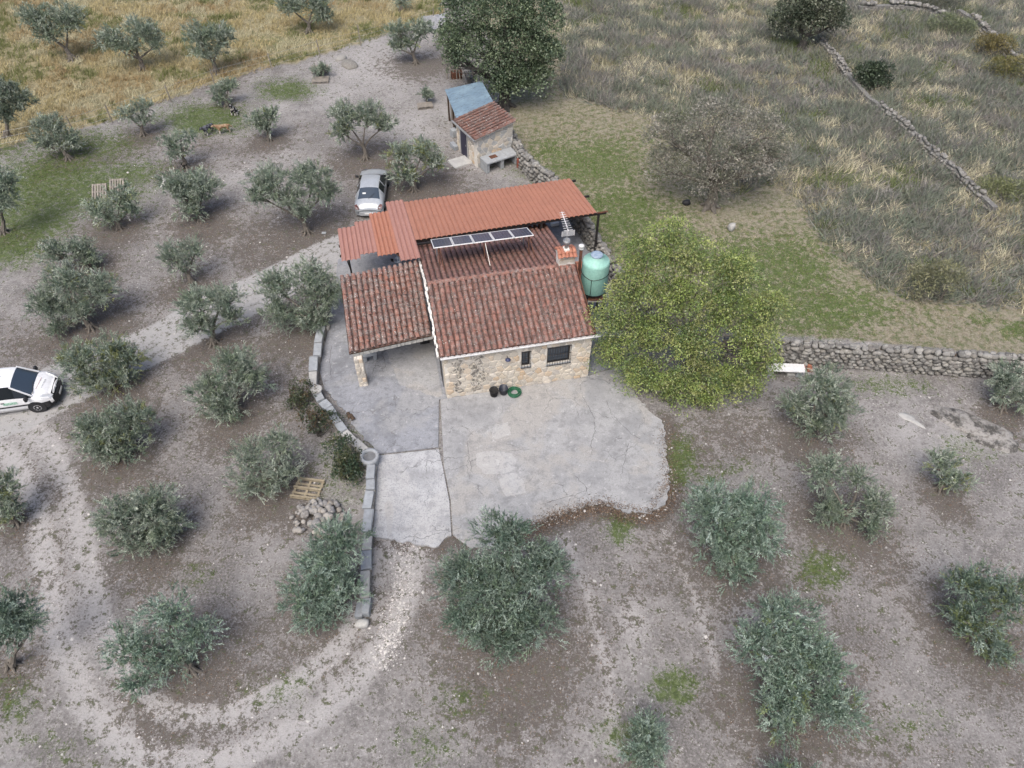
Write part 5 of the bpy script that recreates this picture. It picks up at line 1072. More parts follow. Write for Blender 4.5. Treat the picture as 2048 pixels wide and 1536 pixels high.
MB().beam((2.125,-.48,.735), (2.125,.48,.735), .02, .03).build('chrome_strip', MT['lamp_glass'], van)
MB().add([(2.14,0,.80),(2.14,.055,.72),(2.14,0,.63),(2.14,-.055,.72),(2.10,0,.80),(2.10,.055,.72),(2.10,0,.63),(2.10,-.055,.72)], [(0,1,2,3), (0,4,5,1), (1,5,6,2), (2,6,7,3), (3,7,4,0)]).build('badge', MT['lamp_glass'], van)
for s in (-1, 1):
    hl = MB().add([(1.62,.80*s,.945),(1.70,.885*s,.84),(1.98,.80*s,.70),(2.10,.56*s,.70),(1.98,.60*s,.835),(1.75,.70*s,.935)], [(0,1,2,3,4,5) if s < 0 else (5,4,3,2,1,0)]); hl.v = [(x_+.02, y_, z_+.02) for x_, y_, z_ in hl.v]
    hb = MB().add(hl.v+[(x_-.08, y_*.93, z_-.06) for x_, y_, z_ in hl.v], hl.f+[(i, i+6, (i+1) % 6+6, (i+1) % 6) for i in range(6)]); hb.build('headlight', MT['lamp_glass'], van)
    MB().cbox((1.16, s*1.02, 1.10), (.13, .22, .2), .03).build('mirror', MT['black_plastic'], van)
    MB().box((.2, s*.922, .62), (2.4, .03, .07)).build('side_strip', MT['black_plastic'], van)
    MB().box((.05, s*.925, .92), (.16, .03, .035)).build('door_handle', MT['black_plastic'], van)
    for x_ in (axle, -1.35):
        wheel(van, x_, s*.80, .315, .21)
        My = np.array([[1, 0, 0], [0, 0, 1], [0, -1, 0.]]); MB().lathe([(.385, -.02), (.385, .02)], (x_, s*.895, .34), 28, True, True, My).build('wheel_arch', MT['black_plastic'], van)
for s in (-1, 1): MB().beam((1.36, s*.80, 1.04), (.62, s*.69, 1.665), .06, .05).build('pillar', MT['car_white'], van)
MB().box((2.225, -.02, .42), (.02, .5, .11)).build('number_plate', MT['plate'], van)
MB().box((.35, -.924, .84), (.62, .012, .16)).build('door_sign', plain('sign_green', (.36, .52, .44), .4), van); 
for i in range(6): MB().box((.12+.085*i, -.932, .87-.06*(i % 2)), (.05, .008, .03)).build('sign_lettering', plain('letter_green', (.06, .26, .14), .4) if i == 0 else bpy.data.materials['letter_green'], van)
for i in range(9): MB().box((1.46+.012*i, -.36+.085*i, 1.052), (.02, .06, .006)).build('bonnet_lettering', plain('letter_red', (.33, .12, .08), .4) if i == 0 else bpy.data.materials['letter_red'], van)
for i in range(6): MB().box((1.66+.012*i, -.26+.095*i, 1.005), (.05, .055, .006)).build('bonnet_lettering', plain('letter_grey', (.33, .36, .38), .4) if i == 0 else bpy.data.materials['letter_grey'], van)
MB().box((1.16, .22, 1.215), (.16, .12, .006), M=np.array([[.79, 0, .61], [0, 1, 0], [-.61, 0, .79]])).build('windscreen_sticker', MT['plate'], van)
MB().beam((1.40, -.70, 1.075), (1.27, .10, 1.15), .02).build('wiper', MT['black_plastic'], van)
for x_ in (-.35, -1.4): MB().beam((x_, -.68, 1.93), (x_, .68, 1.93), .05).build('roof_bar', MT['black_plastic'], van)
for s in (-.6, .6): MB().beam((-1.75, s, 1.97), (.0, s, 1.97), .04).build('roof_rail', MT['wood_brown'], van)
for s in (-.6, .6):
    for x_ in (-.35, -1.4): MB().box((x_, s, 1.86), (.05, .05, .12)).build('rack_foot', MT['black_plastic'], van)
MB().tube([(.2, 0, 1.76), (.1, 0, 1.9)], .008, 5).build('antenna', MT['black_plastic'], van)
# silver saloon
c0, c1 = G(739, 436), G(748, 352); ch_ = math.atan2(40., -1.5); ch_ = math.pi/2+.035
so = G(740, 437)+vec(-math.sin(ch_-math.pi/2), math.cos(ch_-math.pi/2), 0)*2.28; car = thing('silver_car', 'silver saloon car parked behind the stepped canopy end', 'car', (so[0], so[1], -.03), ch_)
ST = [(-2.3,.66,.36,.60,.54,.66),(-2.22,.80,.27,.74,.66,.82),(-1.98,.86,.24,.88,.70,.98),(-1.72,.875,.22,.90,.70,1.03),(-1.66,.875,.22,.91,.68,1.06),(-.92,.88,.22,.93,.58,1.37),(-.84,.88,.22,.93,.58,1.385),(-.2,.88,.2,.93,.59,1.42),(-.1,.88,.2,.93,.59,1.42),(.42,.88,.2,.93,.58,1.385),(.5,.88,.2,.93,.58,1.36),(1.2,.87,.2,.92,.68,.99),(1.28,.865,.21,.90,.68,.96),(1.8,.84,.23,.82,.64,.87),(2.16,.75,.27,.68,.56,.74),(2.28,.58,.36,.58,.44,.62)]
car_shell(car, ST, MT['car_silver'], [('rear_window', 4, (4,5,6,7,8,9)), ('windscreen', 10, (4,5,6,7,8,9)), ('side_window#a', 5, (3,)), ('side_window#a', 6, (3,)), ('side_window#b', 5, (10,)), ('side_window#b', 6, (10,)), ('side_window#c', 8, (3,)), ('side_window#c', 9, (3,)), ('side_window#d', 8, (10,)), ('side_window#d', 9, (10,)), ('quarter_window#a', 10, (3,)), ('quarter_window#b', 10, (10,))], 'car')
for s in (-1, 1):
    MB().add([(-2.02,.72*s,.90),(-2.04,.86*s,.84),(-2.25,.80*s,.70),(-2.30,.58*s,.66),(-2.24,.58*s,.80)], [(0,1,2,3,4) if s > 0 else (4,3,2,1,0)]).build('tail_light', MT['tail_glass'], car).location = (-.012, 0, .02)
    MB().add([(1.95,.80*s,.80),(2.14,.76*s,.66),(2.24,.52*s,.64),(2.1,.5*s,.78)], [(0,1,2,3) if s < 0 else (3,2,1,0)]).build('headlight', MT['lamp_glass'], car).location = (.02, 0, .02)
    MB().cbox((.98, s*1.0, .98), (.12, .2, .14), .03).build('mirror', MT['black_plastic'], car)
    for x_ in (1.35, -1.32): wheel(car, x_, s*.80, .305, .19)
    for x_ in (.45, -.75): MB().box((x_-.35, s*.89, .86), (.16, .025, .03)).build('door_handle', MT['car_silver'], car)
    MB().box((0, s*.888, .5), (2.0, .02, .05)).build('side_strip', MT['black_plastic'], car)
MB().add([(a, b, c_) for c_ in (.30, .54) for a, b in ((-1.95,.88),(-2.2,.82),(-2.36,.5),(-2.38,0),(-2.36,-.5),(-2.2,-.82),(-1.95,-.88))], [(6,5,4,3,2,1,0), (7,8,9,10,11,12,13)]+[(i, i+7, (i+1) % 7+7, (i+1) % 7) for i in range(7)][::1]).build('bumper', MT['car_silver'], car)
MB().box((-2.385, 0, .46), (.02, .5, .11)).build('number_plate', MT['plate'], car)
MB().beam((-1.72, 0, 1.075), (-1.35, -.35, 1.22), .015).build('wiper', MT['black_plastic'], car)
MB().box((-1.33, .28, 1.225), (.1, .2, .006), M=np.array([[.92, 0, -.39], [0, 1, 0], [.39, 0, .92]])).build('window_sticker', MT['plate'], car)

# ------------------------------------------------------------------ dogs and person (one skin each)
def skin_body(name, joints, edges, mat, parent, root=0, sub=2):
    me = bpy.data.meshes.new(name); me.from_pydata([j[:3] for j in joints], edges, []); o = bpy.data.objects.new(name, me); COL.objects.link(o); o.parent = parent
    m1 = o.modifiers.new('skin', 'SKIN'); me.materials.append(mat)
    if not me.skin_vertices: bpy.context.view_layer.update()
    sv = me.skin_vertices[0].data
    for i, j in enumerate(joints): r = j[3]; sv[i].radius = (r, r) if not hasattr(r, '__len__') else r; sv[i].use_root = (i == root)
    m1.use_smooth_shade = True; m2 = o.modifiers.new('sub', 'SUBSURF'); m2.levels = sub; m2.render_levels = sub; return o
def fur(name, main, white, zleg=.30, chest=True, patch=None):
    k = N(name); tc = k.n('ShaderNodeTexCoord'); sx = k.n('ShaderNodeSeparateXYZ'); k.l(tc.outputs['Object'], sx.inputs[0]); nz = k.noise(9, 3, .6, tc.outputs['Object'])
    f = k.ramp(k.math('ADD', sx.outputs['Z'], k.math('MULTIPLY', nz, .12)), zleg+.10, zleg+.02); c = k.mix(f, main, white)
    if patch: c = k.mix(k.ramp(k.noise(5, 2, .5, tc.outputs['Object']), .5, .56), c, patch)
    return k.out(k.mix(k.math('MULTIPLY', k.ramp(k.noise(60, 2), .4, .7), .4), c, tuple(x*.5 for x in main)), .9)
def dog(label, pos, rz, sc, mat, dark, ears, sit=False):
    t = thing('dog', label, 'dog', pos, rz); t.scale = (sc, sc, sc)
    if not sit:
        J = [(-.32,0,.56,.13),(-.02,0,.55,.14),(.30,0,.56,.155),(.46,0,.66,.10),(.58,0,.73,.095),(.72,0,.68,.055),(.78,0,.665,.04),(-.46,0,.56,.05),(-.58,0,.44,.04),(-.64,0,.32,.03)]
        Ed = [(0,1),(1,2),(2,3),(3,4),(4,5),(5,6),(0,7),(7,8),(8,9)]
        for s in (-1, 1):
            b = len(J); J += [(.30,.10*s,.42,.075),(.27,.11*s,.29,.05),(.30,.11*s,.13,.035),(.33,.11*s,.035,.042)]; Ed += [(2,b),(b,b+1),(b+1,b+2),(b+2,b+3)]
            b = len(J); J += [(-.33,.10*s,.44,.09),(-.27,.11*s,.32,.06),(-.42,.11*s,.18,.036),(-.38,.11*s,.04,.04)]; Ed += [(0,b),(b,b+1),(b+1,b+2),(b+2,b+3)]
        hd = (.58, .73)
    else:
        J = [(-.25,0,.20,.15),(-.10,0,.38,.15),(.08,0,.56,.14),(.14,0,.70,.095),(.20,0,.83,.095),(.33,0,.79,.055),(.39,0,.775,.04),(-.42,0,.08,.04),(-.6,.1,.05,.03)]
        Ed = [(0,1),(1,2),(2,3),(3,4),(4,5),(5,6),(0,7),(7,8)]
        for s in (-1, 1):
            b = len(J); J += [(.12,.10*s,.44,.07),(.12,.115*s,.28,.05),(.15,.12*s,.13,.036),(.18,.12*s,.035,.042)]; Ed += [(2,b),(b,b+1),(b+1,b+2),(b+2,b+3)]
            b = len(J); J += [(-.12,.17*s,.22,.09),(.06,.2*s,.2,.06),(-.06,.2*s,.06,.045),(.1,.2*s,.04,.04)]; Ed += [(0,b),(b,b+1),(b+1,b+2),(b+2,b+3)]
        hd = (.20, .83)
    skin_body('body', J, Ed, mat, t)
    for s in (-1, 1):
        e = MB().add([(hd[0]-.03, s*.06, hd[1]+.08), (hd[0]+.03, s*.09, hd[1]+.05), (hd[0]-.05, s*.11, hd[1]+.04), (hd[0]-.01, s*.14, hd[1]-.06), (hd[0]-.02, s*.12, hd[1]-.06)], [(0,1,3),(0,3,2),(1,4,3),(2,3,4),(0,2,4,1)]).build('ear', ears, t)
        MB().lathe([(.0, -.012), (.012, 0), (0, .012)], (hd[0]+.085, s*.045, hd[1]+.025), 8, False, False).build('eye', MT['black_plastic'], t)
    MB().lathe([(.005, -.02), (.025, -.005), (.02, .015), (.0, .02)], (hd[0]+.215, 0, hd[1]-.05), 10, False, False).build('nose', MT['black_plastic'], t)
    return t
W_ = (.62, .59, .54)
a, b = G(458, 264), G(440, 268); c_ = (a+b)/2; dog('large tan and white dog standing on the grass edge', (c_[0], c_[1], -.01), math.atan2((b-a)[1], (b-a)[0]), .98, fur('fur_tan', (.27, .17, .10), W_, .30, True, (.36, .27, .18)), None, plain('ear_brown', (.10, .06, .04), .9))
a, b = G(422, 264), G(416, 271); c_ = (a+b)/2; dog('grey and white dog standing left of the tan dog', (c_[0], c_[1], -.01), math.atan2((b-a)[1], (b-a)[0])-.25, 1.0, fur('fur_grey', (.13, .14, .16), W_, .24, True, (.035, .035, .04)), None, plain('ear_grey', (.06, .06, .065), .9))
p = G(469, 231); dog('black and white dog sitting beside the small leaning olive', (p[0], p[1]+.1, -.01), -1.75, 1.05, fur('fur_black', (.02, .02, .024), W_, .20, True, (.5, .48, .45)), None, plain('ear_black', (.015, .015, .018), .9), True)
# the person half hidden under the canopy edge
p = G(798, 516, 1.3); per = thing('person', 'person in a pale blue shirt under the canopy, holding a dark controller', 'person', (p[0], p[1], .08), math.radians(200))
k = N('person_clothes'); tc = k.n('ShaderNodeTexCoord'); sx = k.n('ShaderNodeSeparateXYZ'); k.l(tc.outputs['Object'], sx.inputs[0])
c = k.mix(k.ramp(k.noise(7, 3, .6, tc.outputs['Object']), .4, .6), (.38, .48, .62), (.62, .68, .76)); c = k.mix(k.math('LESS_THAN', sx.outputs['Z'], .93), c, (.05, .06, .09)); c = k.mix(k.math('GREATER_THAN', sx.outputs['Z'], 1.44), c, (.42, .26, .19)); c = k.mix(k.math('GREATER_THAN', sx.outputs['X'], .30), c, (.42, .26, .19)); c = k.mix(k.math('LESS_THAN', sx.outputs['Z'], .08), c, (.04, .04, .04))
pm = k.out(c, .8)
J = [(0,0,.95,.13),(0,0,1.12,.125),(.01,0,1.32,.15),(.03,0,1.46,.06),(.06,0,1.56,.085),(.07,0,1.66,.09)]; Ed = [(0,1),(1,2),(2,3),(3,4),(4,5)]
for s in (-1, 1):
    b = len(J); J += [(.0,.19*s,1.38,.062),(.02,.25*s,1.14,.047),(.24,.15*s,1.10,.036),(.33,.10*s,1.13,.03)]; Ed += [(2,b),(b,b+1),(b+1,b+2),(b+2,b+3)]
    b = len(J); J += [(0,.10*s,.84,.09),(.01,.11*s,.47,.06),(-.02,.11*s,.09,.042),(.12,.12*s,.04,.04)]; Ed += [(0,b),(b,b+1),(b+1,b+2),(b+2,b+3)]
skin_body('body', J, Ed, pm, per)
MB().lathe([(.0, .115), (.06, .10), (.10, .05), (.108, 0), (.10, -.06), (.07, -.09)], (.045, 0, 1.66), 16, False, False).build('hair', plain('hair_dark', (.018, .014, .012), .6), per, True)
for s in (-1, 1):
    for f_ in range(5): MB().tube([(.34, s*(.10-.012*f_), 1.14-.012*f_), (.385, s*(.085-.012*f_), 1.15-.012*f_), (.40, s*(.06-.008*f_), 1.165-.01*f_)], [.011, .01, .008], 6).build('finger', plain('skin', (.42, .26, .19), .6) if 'skin' not in bpy.data.materials else bpy.data.materials['skin'], per)
con = MB().cbox((0, 0, 0), (.14, .26, .035), .01).build('remote_controller', MT['black_plastic']); cp_ = math.radians(200); con.location = (p[0]+.40*math.cos(cp_), p[1]+.40*math.sin(cp_), .08+1.18); con.rotation_euler = (0, -.3, cp_); tag(con, 'dark remote controller held by the person', 'controller')

# ------------------------------------------------------------------ trees
def unit(R, n): v = R.normal(size=(n, 3)); return v/np.linalg.norm(v, axis=1)[:, None]
def norm(v): return v/(np.linalg.norm(v, axis=-1, keepdims=True)+1e-9)
def leaf_cards(P, D, L, W, C, R, name):
    """one bent leaf per row: base P, direction D, length L, width W"""
    n = len(P); s = norm(np.cross(D, unit(R, n))); nn = np.cross(s, D); L = L[:, None]; W = W[:, None]
    V_ = np.stack([P, P+D*L*.5+s*W*.5+nn*W*.25, P+D*L, P+D*L*.5-s*W*.5+nn*W*.25], 1).reshape(-1, 3); me = mesh_np(name, V_, np.arange(4*n).reshape(n, 4)); set_attr(me, 'Col', np.repeat(C, 4, 0)); return me
def shoots(P, D, n_leaf, SLen, LL, LW, C, R, droop=.0, spread=.75):
    """leafy shoots: P base, D direction, leaves set along them"""
    m = len(P); t = (np.arange(n_leaf)+.6)/n_leaf; t = np.tile(t, (m, 1))+R.uniform(-.05, .05, (m, n_leaf))
    pos = P[:, None, :]+D[:, None, :]*(t*SLen[:, None])[..., None]+np.array([0, 0, -1])*(droop*(t*SLen[:, None])**2)[..., None]
    d = norm(D[:, None, :]*.75+R.normal(size=(m, n_leaf, 3))*spread*.62); k_ = m*n_leaf
    cc_ = np.repeat(C, n_leaf, 0)*R.uniform(.75, 1.25, (k_, 1))
    return pos.reshape(-1, 3), d.reshape(-1, 3), LL*R.uniform(.7, 1.25, k_), LW*R.uniform(.8, 1.2, k_), cc_
def limb(m, a, b, r0, r1, R, n=5, sag=.12):
    a = np.array(a); b = np.array(b); L = np.linalg.norm(b-a); off = R.normal(0, sag*L, 3)*[1, 1, .4]
    pts = [a+(b-a)*t+off*math.sin(math.pi*t)*.6+R.normal(0, .02, 3)*(0 < t < 1) for t in np.linspace(0, 1, n)]; m.tube(pts, list(np.linspace(r0, r1, n)), 6); return pts
def place(lobes, base, hk=1.0):
    """lobes in pixels -> crown centre, ground point and lobe centres / radii in metres"""
    um = np.mean([l[0] for l in lobes]); vm = np.mean([l[1] for l in lobes])
    if base is None:
        p = G(um, vm, 1.4); rr = (max(l[1]+l[3] for l in lobes)-min(l[1]-l[3] for l in lobes))/2*depth(p)/FPX; h = max(1.05, .72*rr+.25)*hk; C_ = G(um, vm, h); B_ = vec(C_[0], C_[1]-.1*rr, 0)
    else:
        B_ = G(*base); d = ray(um, vm); t = (B_[1]+.15)/d[1]; C_ = CC+d*t
        if C_[2] > 3.6 or C_[2] < .6: C_ = CC+d*((np.clip(C_[2], .6, 3.6)-CAM_H)/d[2])
    nv = C_-CC; nv = nv/np.linalg.norm(nv); nv = nv*.75+vec(0, .5, 0); out = []
    for u, v, ru, rv in lobes:
        d = ray(u, v); t = ((C_-CC) @ nv)/(d @ nv); q = CC+d*t; px = depth(q)/FPX; r = vec(ru*px, (ru+rv)/2*px, rv*px); q[2] = max(q[2], r[2]*.55+.25); out.append((q, r))
    return C_, B_, out
SILVER = np.array([[.205,.26,.20],[.285,.335,.27],[.15,.205,.15],[.40,.45,.375],[.22,.275,.185],[.265,.315,.245]])
def olive(lab, base, lobes, seed):
    R = rng(seed); C_, B_, LB = place(lobes, base); dist = np.linalg.norm(C_-CC); far = dist > 48
    t = thing('olive_tree', lab, 'olive tree', (B_[0], B_[1], -.02), 0, 'olive trees of the grove'); o = np.array([B_[0], B_[1], -.02])
    LB = list(LB); rm = np.mean([r[0] for q, r in LB])
    for q, r in list(LB): LB.append((q+vec(R.normal(0, .2), R.uniform(.1, .4), -.25)*r, r*.55))
    small = rm < .55
    Ps, Ds, Cs, Ls, Ks = [], [], [], [], []
    yel = .24 if 'yellow' in lab else (.04 if R.random() < .4 else .0); pal = .5 if ('pale' in lab or 'silvery' in lab) else 0; drk = .82 if 'dark' in lab else 1.
    top = max(q[2]+r[2] for q, r in LB); low = min(q[2]-r[2] for q, r in LB)
    for q, r in LB:
        r = r*1.06; area = 4*math.pi*(r[0]*r[1]*r[2])**(2/3); n = int(area*(25.5 if not far else 17)*(1.0 if not ('loose' in lab or 'open' in lab or 'thin' in lab or 'wispy' in lab) else .62))+14
        # sub-clumps give the crown its tufted, gappy outline
        k_ = max(6, int(area*4.2)); cd = unit(R, k_); cd[:, 2] = np.abs(cd[:, 2])*.95-.3*R.random(k_); cen = cd*R.uniform(.45, .92, (k_, 1)); idx = R.integers(k_, size=n)
        bd = norm(norm(cd*r)*.75+vec(0, 0, .75)+R.normal(0, .25, (k_, 3))); droop = (R.random(k_) < .4) & (cd[:, 2] < .1); bd[droop] = norm(norm(cd*r)[droop]*.8+vec(0, 0, -.45))
        core = R.random(n) < .26; P = q+cen[idx]*r+R.normal(0, .055, (n, 3)); pt = cen[idx].copy(); pt[core] = unit(R, core.sum())*R.uniform(.1, .7, (core.sum(), 1)); P[core] = q+pt[core]*r; P[:, 2] = np.maximum(P[:, 2], .12)
        D = norm(bd[idx]+R.normal(0, .34, (n, 3))); D[core] = norm(unit(R, core.sum())+vec(0, 0, .3))
        col = SILVER[R.integers(6, size=k_)][idx]*(1+.15*R.normal(size=k_)[idx][:, None])*R.uniform(.85, 1.15, (n, 1)); col = np.clip(col, .05, .6)*(1-pal*.3)+np.array([.34,.37,.31])*pal*.3
        yk = (R.random(k_) < yel)[idx] & (pt[:, 2] < .5); col[yk] = np.array([.26,.29,.125])*R.uniform(.75, 1.2, (yk.sum(), 1))
        Ps.append(P-o); Ds.append(D); Cs.append(col*drk*(np.array([.9, 1., 1.02]) if dist < 33 else 1.)); Ls.append(R.uniform(.24, .48, n)*(.72 if small else 1)); Ks.append(np.where(core, 1.6, 1.))
    P = np.concatenate(Ps); D = np.concatenate(Ds); C = np.concatenate(Cs); L = np.concatenate(Ls)
    a = shoots(P, D, 17 if not far else 11, L, .088 if not far else .12, .025 if not far else .04, C, R, .25, .55)
    ks = np.repeat(np.concatenate(Ks), 17 if not far else 11); a = (a[0], a[1], a[2]*ks, a[3]*ks, a[4])
    cme = leaf_cards(*a, R, 'crown'); obj('crown', cme, MT['leaf'], t)
    m = MB(); tr = .06+.075*rm*(1 if not small else .5); lean = (C_-o)*vec(.3, .3, 0); fk = vec(lean[0], lean[1], max(.3, min(.9, C_[2]*.42)))
    limb(m, (0, 0, -.1), fk, tr*1.3, tr*.85, R, 4, .06)
    if not small:
        for k_ in range(6): a_ = k_*1.05+R.uniform(-.3, .3); m.tube([(math.cos(a_)*tr*3.2, math.sin(a_)*tr*3.2, -.05), (math.cos(a_)*tr*1.5, math.sin(a_)*tr*1.5, .1), (math.cos(a_)*tr*.4, math.sin(a_)*tr*.4, .42)], [tr*.35, tr*.5, tr*.45], 6)
    for q, r in LB[:len(lobes)]:
        pts = limb(m, fk*.92, q-o-vec(0, 0, r[2]*.15), tr*.6, tr*.22, R)
        for k_ in range(3): e = q-o+unit(R, 1)[0]*r*.62; limb(m, pts[3], e, tr*.26, .012, R, 4)
    m.build('trunk', MT['bark'], t)
    return t
for i, (lab, b, lobes) in enumerate(OLIVES): olive(lab, b, lobes, 100+i)
for i, (lab, b, lobes) in enumerate((('thin olive sapling growing through the two far pallets', (640,152), [(638,142,17,10),(648,138,12,9)]), ('spindly sapling behind the small pallet left of the shed', (853,204), [(850,188,13,11),(860,192,10,8)]))):
    t = olive(lab, b, lobes, 300+i); t['group'] = 'saplings by pallets'; t['category'] = 'sapling'; t.name = 'olive_sapling'

def clumpy(name, lab, cat, base, lobes, seed, cols, leaf=(.11, .06), dens=9, clump=.55, per=26, hc=None, bark='bark_dark', trunk=.3, twig=0., droop=0., hang=.0, group=None, ry=1.0, inner=.15, back=True, shrub=False, gap=0.):
    """broad-leaved crown: leaf clumps on many small bosses"""
    R = rng(seed); B_ = G(*base); um = np.mean([l[0] for l in lobes]); vm = np.mean([l[1] for l in lobes])
    C_ = G(um, vm, hc) if hc else None
    if C_ is None: d = ray(um, vm); C_ = CC+d*((B_[1]+.2)/d[1])
    nv = norm(C_-CC)*.75+vec(0, .5, 0); LB = []
    for u, v, ru, rv in lobes: d = ray(u, v); q = CC+d*(((C_-CC) @ nv)/(d @ nv)); px = depth(q)/FPX; r = vec(ru*px, (ru+rv)/2*px*ry, rv*px); q[2] = max(q[2], r[2]*.6+.1); LB.append((q, r))
    t = thing(name, lab, cat, (B_[0], B_[1], -.02), 0, group); o = np.array([B_[0], B_[1], -.02]); Ps, Ds, Cs = [], [], []
    nl = len(LB)
    if back:
        for q, r in list(LB): LB.append((q+vec(R.normal(0, .3), .5, -.15)*r, r*.8))
    for q, r in LB:
        area = 4*math.pi*(r[0]*r[1]*r[2])**(2/3); k_ = int(area*dens/4)+5; cd = unit(R, k_); cd[:, 2] = np.where(cd[:, 2] < -.35, -cd[:, 2], cd[:, 2]); cen = q+cd*r*R.uniform(.72, 1.02, (k_, 1)); cs = clump*R.uniform(.5, 1.35, k_)
        if gap: kp = vnoise(cen[:, 0]+cen[:, 1]*.5, cen[:, 2]*1.3+cen[:, 1]*.8, 1.15, 7) > gap; cen = cen[kp]; cd = cd[kp]; cs = cs[kp]; k_ = len(cen)
        col = np.array(cols)[R.integers(len(cols), size=k_)]*R.uniform(.8, 1.2, (k_, 1))
        idx = np.repeat(np.arange(k_), per); n = len(idx); u_ = unit(R, n); u_ = norm(u_+cd[idx]*.6+vec(0, 0, .25)); P = cen[idx]+u_*(cs[idx]*R.uniform(.55, 1, n)**.6)[:, None]
        D = norm(u_*.6+R.normal(0, .6, (n, 3))+vec(0, 0, -hang)); Ps.append(P-o); Ds.append(D); Cs.append(col[idx]*R.uniform(.75, 1.25, (n, 1)))
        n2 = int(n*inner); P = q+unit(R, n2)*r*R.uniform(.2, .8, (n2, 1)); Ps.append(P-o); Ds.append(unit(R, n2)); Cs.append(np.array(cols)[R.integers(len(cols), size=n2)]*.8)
    P = np.concatenate(Ps); P[:, 2] = np.maximum(P[:, 2], .05); D = np.concatenate(Ds); C = np.concatenate(Cs); n = len(P)
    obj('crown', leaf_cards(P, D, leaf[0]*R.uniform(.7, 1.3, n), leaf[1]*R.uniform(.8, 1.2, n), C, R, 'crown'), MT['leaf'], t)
    m = MB(); c0 = C_-o
    if shrub:
        for q, r in LB[:nl]:
            for k_ in range(5): limb(m, (R.normal(0, .1), R.normal(0, .1), 0), q-o+unit(R, 1)[0]*r*.6, .03, .01, R, 4)
    else:
        fk = vec(c0[0]*.25, c0[1]*.25, max(.6, c0[2]*.45)); limb(m, (0, 0, -.1), fk, trunk*1.25, trunk*.8, R, 5, .05)
        for k_ in range(5): a_ = k_*1.26; m.tube([(math.cos(a_)*trunk*2, math.sin(a_)*trunk*2, -.05), (math.cos(a_)*trunk*.9, math.sin(a_)*trunk*.9, .15), (math.cos(a_)*trunk*.3, math.sin(a_)*trunk*.3, .6)], [trunk*.3, trunk*.5, trunk*.4], 6)
        for q, r in LB[:nl]:
            pts = limb(m, fk*.95, q-o-vec(0, 0, r[2]*.2), trunk*.5, trunk*.16, R)
            for k_ in range(6): e = q-o+unit(R, 1)[0]*r*.85; pp_ = limb(m, pts[2+k_ % 3], e, trunk*.16, .018, R, 5)
    m.build('trunk' if not shrub else 'stems', MT[bark], t)
    if twig:
        m = MB(); 
        for q, r in LB[:nl]:
            for k_ in range(int(twig)): u_ = unit(R, 1)[0]; u_[2] = abs(u_[2])*.8; a_ = q-o+u_*r*.55; m.tube([a_, a_+u_*r*.35+R.normal(0, .06, 3), a_+u_*r*.62+R.normal(0, .14, 3)], [.022, .012, .005], 4, False)
        tag(m.build('twigs', MT['bark'] if name != 'grey_oak' else MT['wood_grey'], t), kind='stuff')
    return t
HOLM = [(.105,.15,.085),(.145,.195,.11),(.08,.12,.07),(.20,.25,.15),(.12,.165,.105)]
clumpy('holm_oak', 'big dark green holm oak towering behind the blue lean-to', 'oak tree', (1010,213), [(935,35,48,42),(1010,25,52,48),(1075,40,46,48),(960,95,48,40),(1035,95,55,42),(1085,115,42,36),(905,90,26,34),(1000,145,50,32),(1060,165,42,30),(910,125,16,22),(1010,175,34,20)], 1, HOLM, (.17,.10), 7, .55, 34, None, 'bark_dark', .42)
clumpy('round_oak', 'rounded dusty green oak at the top edge of the hillside', 'oak tree', (1602,98), [(1590,25,38,36),(1640,22,42,38),(1665,45,26,26),(1600,55,36,24)], 2, [(.09,.115,.075),(.12,.145,.095),(.07,.09,.06),(.15,.165,.115)], (.2,.11), 7, .5, 26, None, 'bark_dark', .3)
clumpy('evergreen_bush', 'round dark evergreen bush beside the hillside stone wall', 'bush', (1748,178), [(1735,152,24,22),(1762,152,22,24),(1748,165,28,18)], 3, [(.06,.085,.05),(.08,.11,.065),(.05,.07,.045)], (.17,.10), 8, .38, 24, None, 'bark_dark', .12, shrub=True)
clumpy('grey_oak', 'sparse grey-brown oak with bare twigs on the meadow slope', 'oak tree', (1420,415), [(1345,275,52,42),(1430,245,58,42),(1510,270,52,44),(1335,335,46,38),(1420,320,58,46),(1500,335,54,42),(1430,375,52,32),(1545,310,30,30)], 4, [(.29,.28,.24),(.22,.22,.18),(.35,.335,.295),(.15,.17,.115),(.20,.21,.155)], (.15,.055), 8, .42, 26, None, 'bark', .34, 26, inner=.2)
LIME = [(.255,.335,.095),(.315,.385,.12),(.205,.28,.085),(.375,.415,.155),(.28,.30,.12),(.155,.225,.08),(.13,.19,.07)]
clumpy('almond_tree', 'large yellow-green leafy tree overhanging the right side of the yard', 'tree', (1385,735), [(1290,525,52,44),(1385,530,56,48),(1470,560,50,48),(1265,590,48,44),(1350,610,52,46),(1450,635,54,48),(1228,648,44,42),(1300,680,50,40),(1385,690,48,40),(1500,690,42,46),(1225,715,38,32),(1290,760,48,34),(1345,790,46,30),(1390,760,44,36),(1535,625,34,40),(1480,770,38,36),(1340,478,40,26),(1525,735,28,32),(1415,800,30,22)], 5, LIME, (.115,.05), 11.5, .46, 46, 3.3, 'bark', .15, 8, hang=.4, inner=.4, ry=.85, back=True, gap=.05)
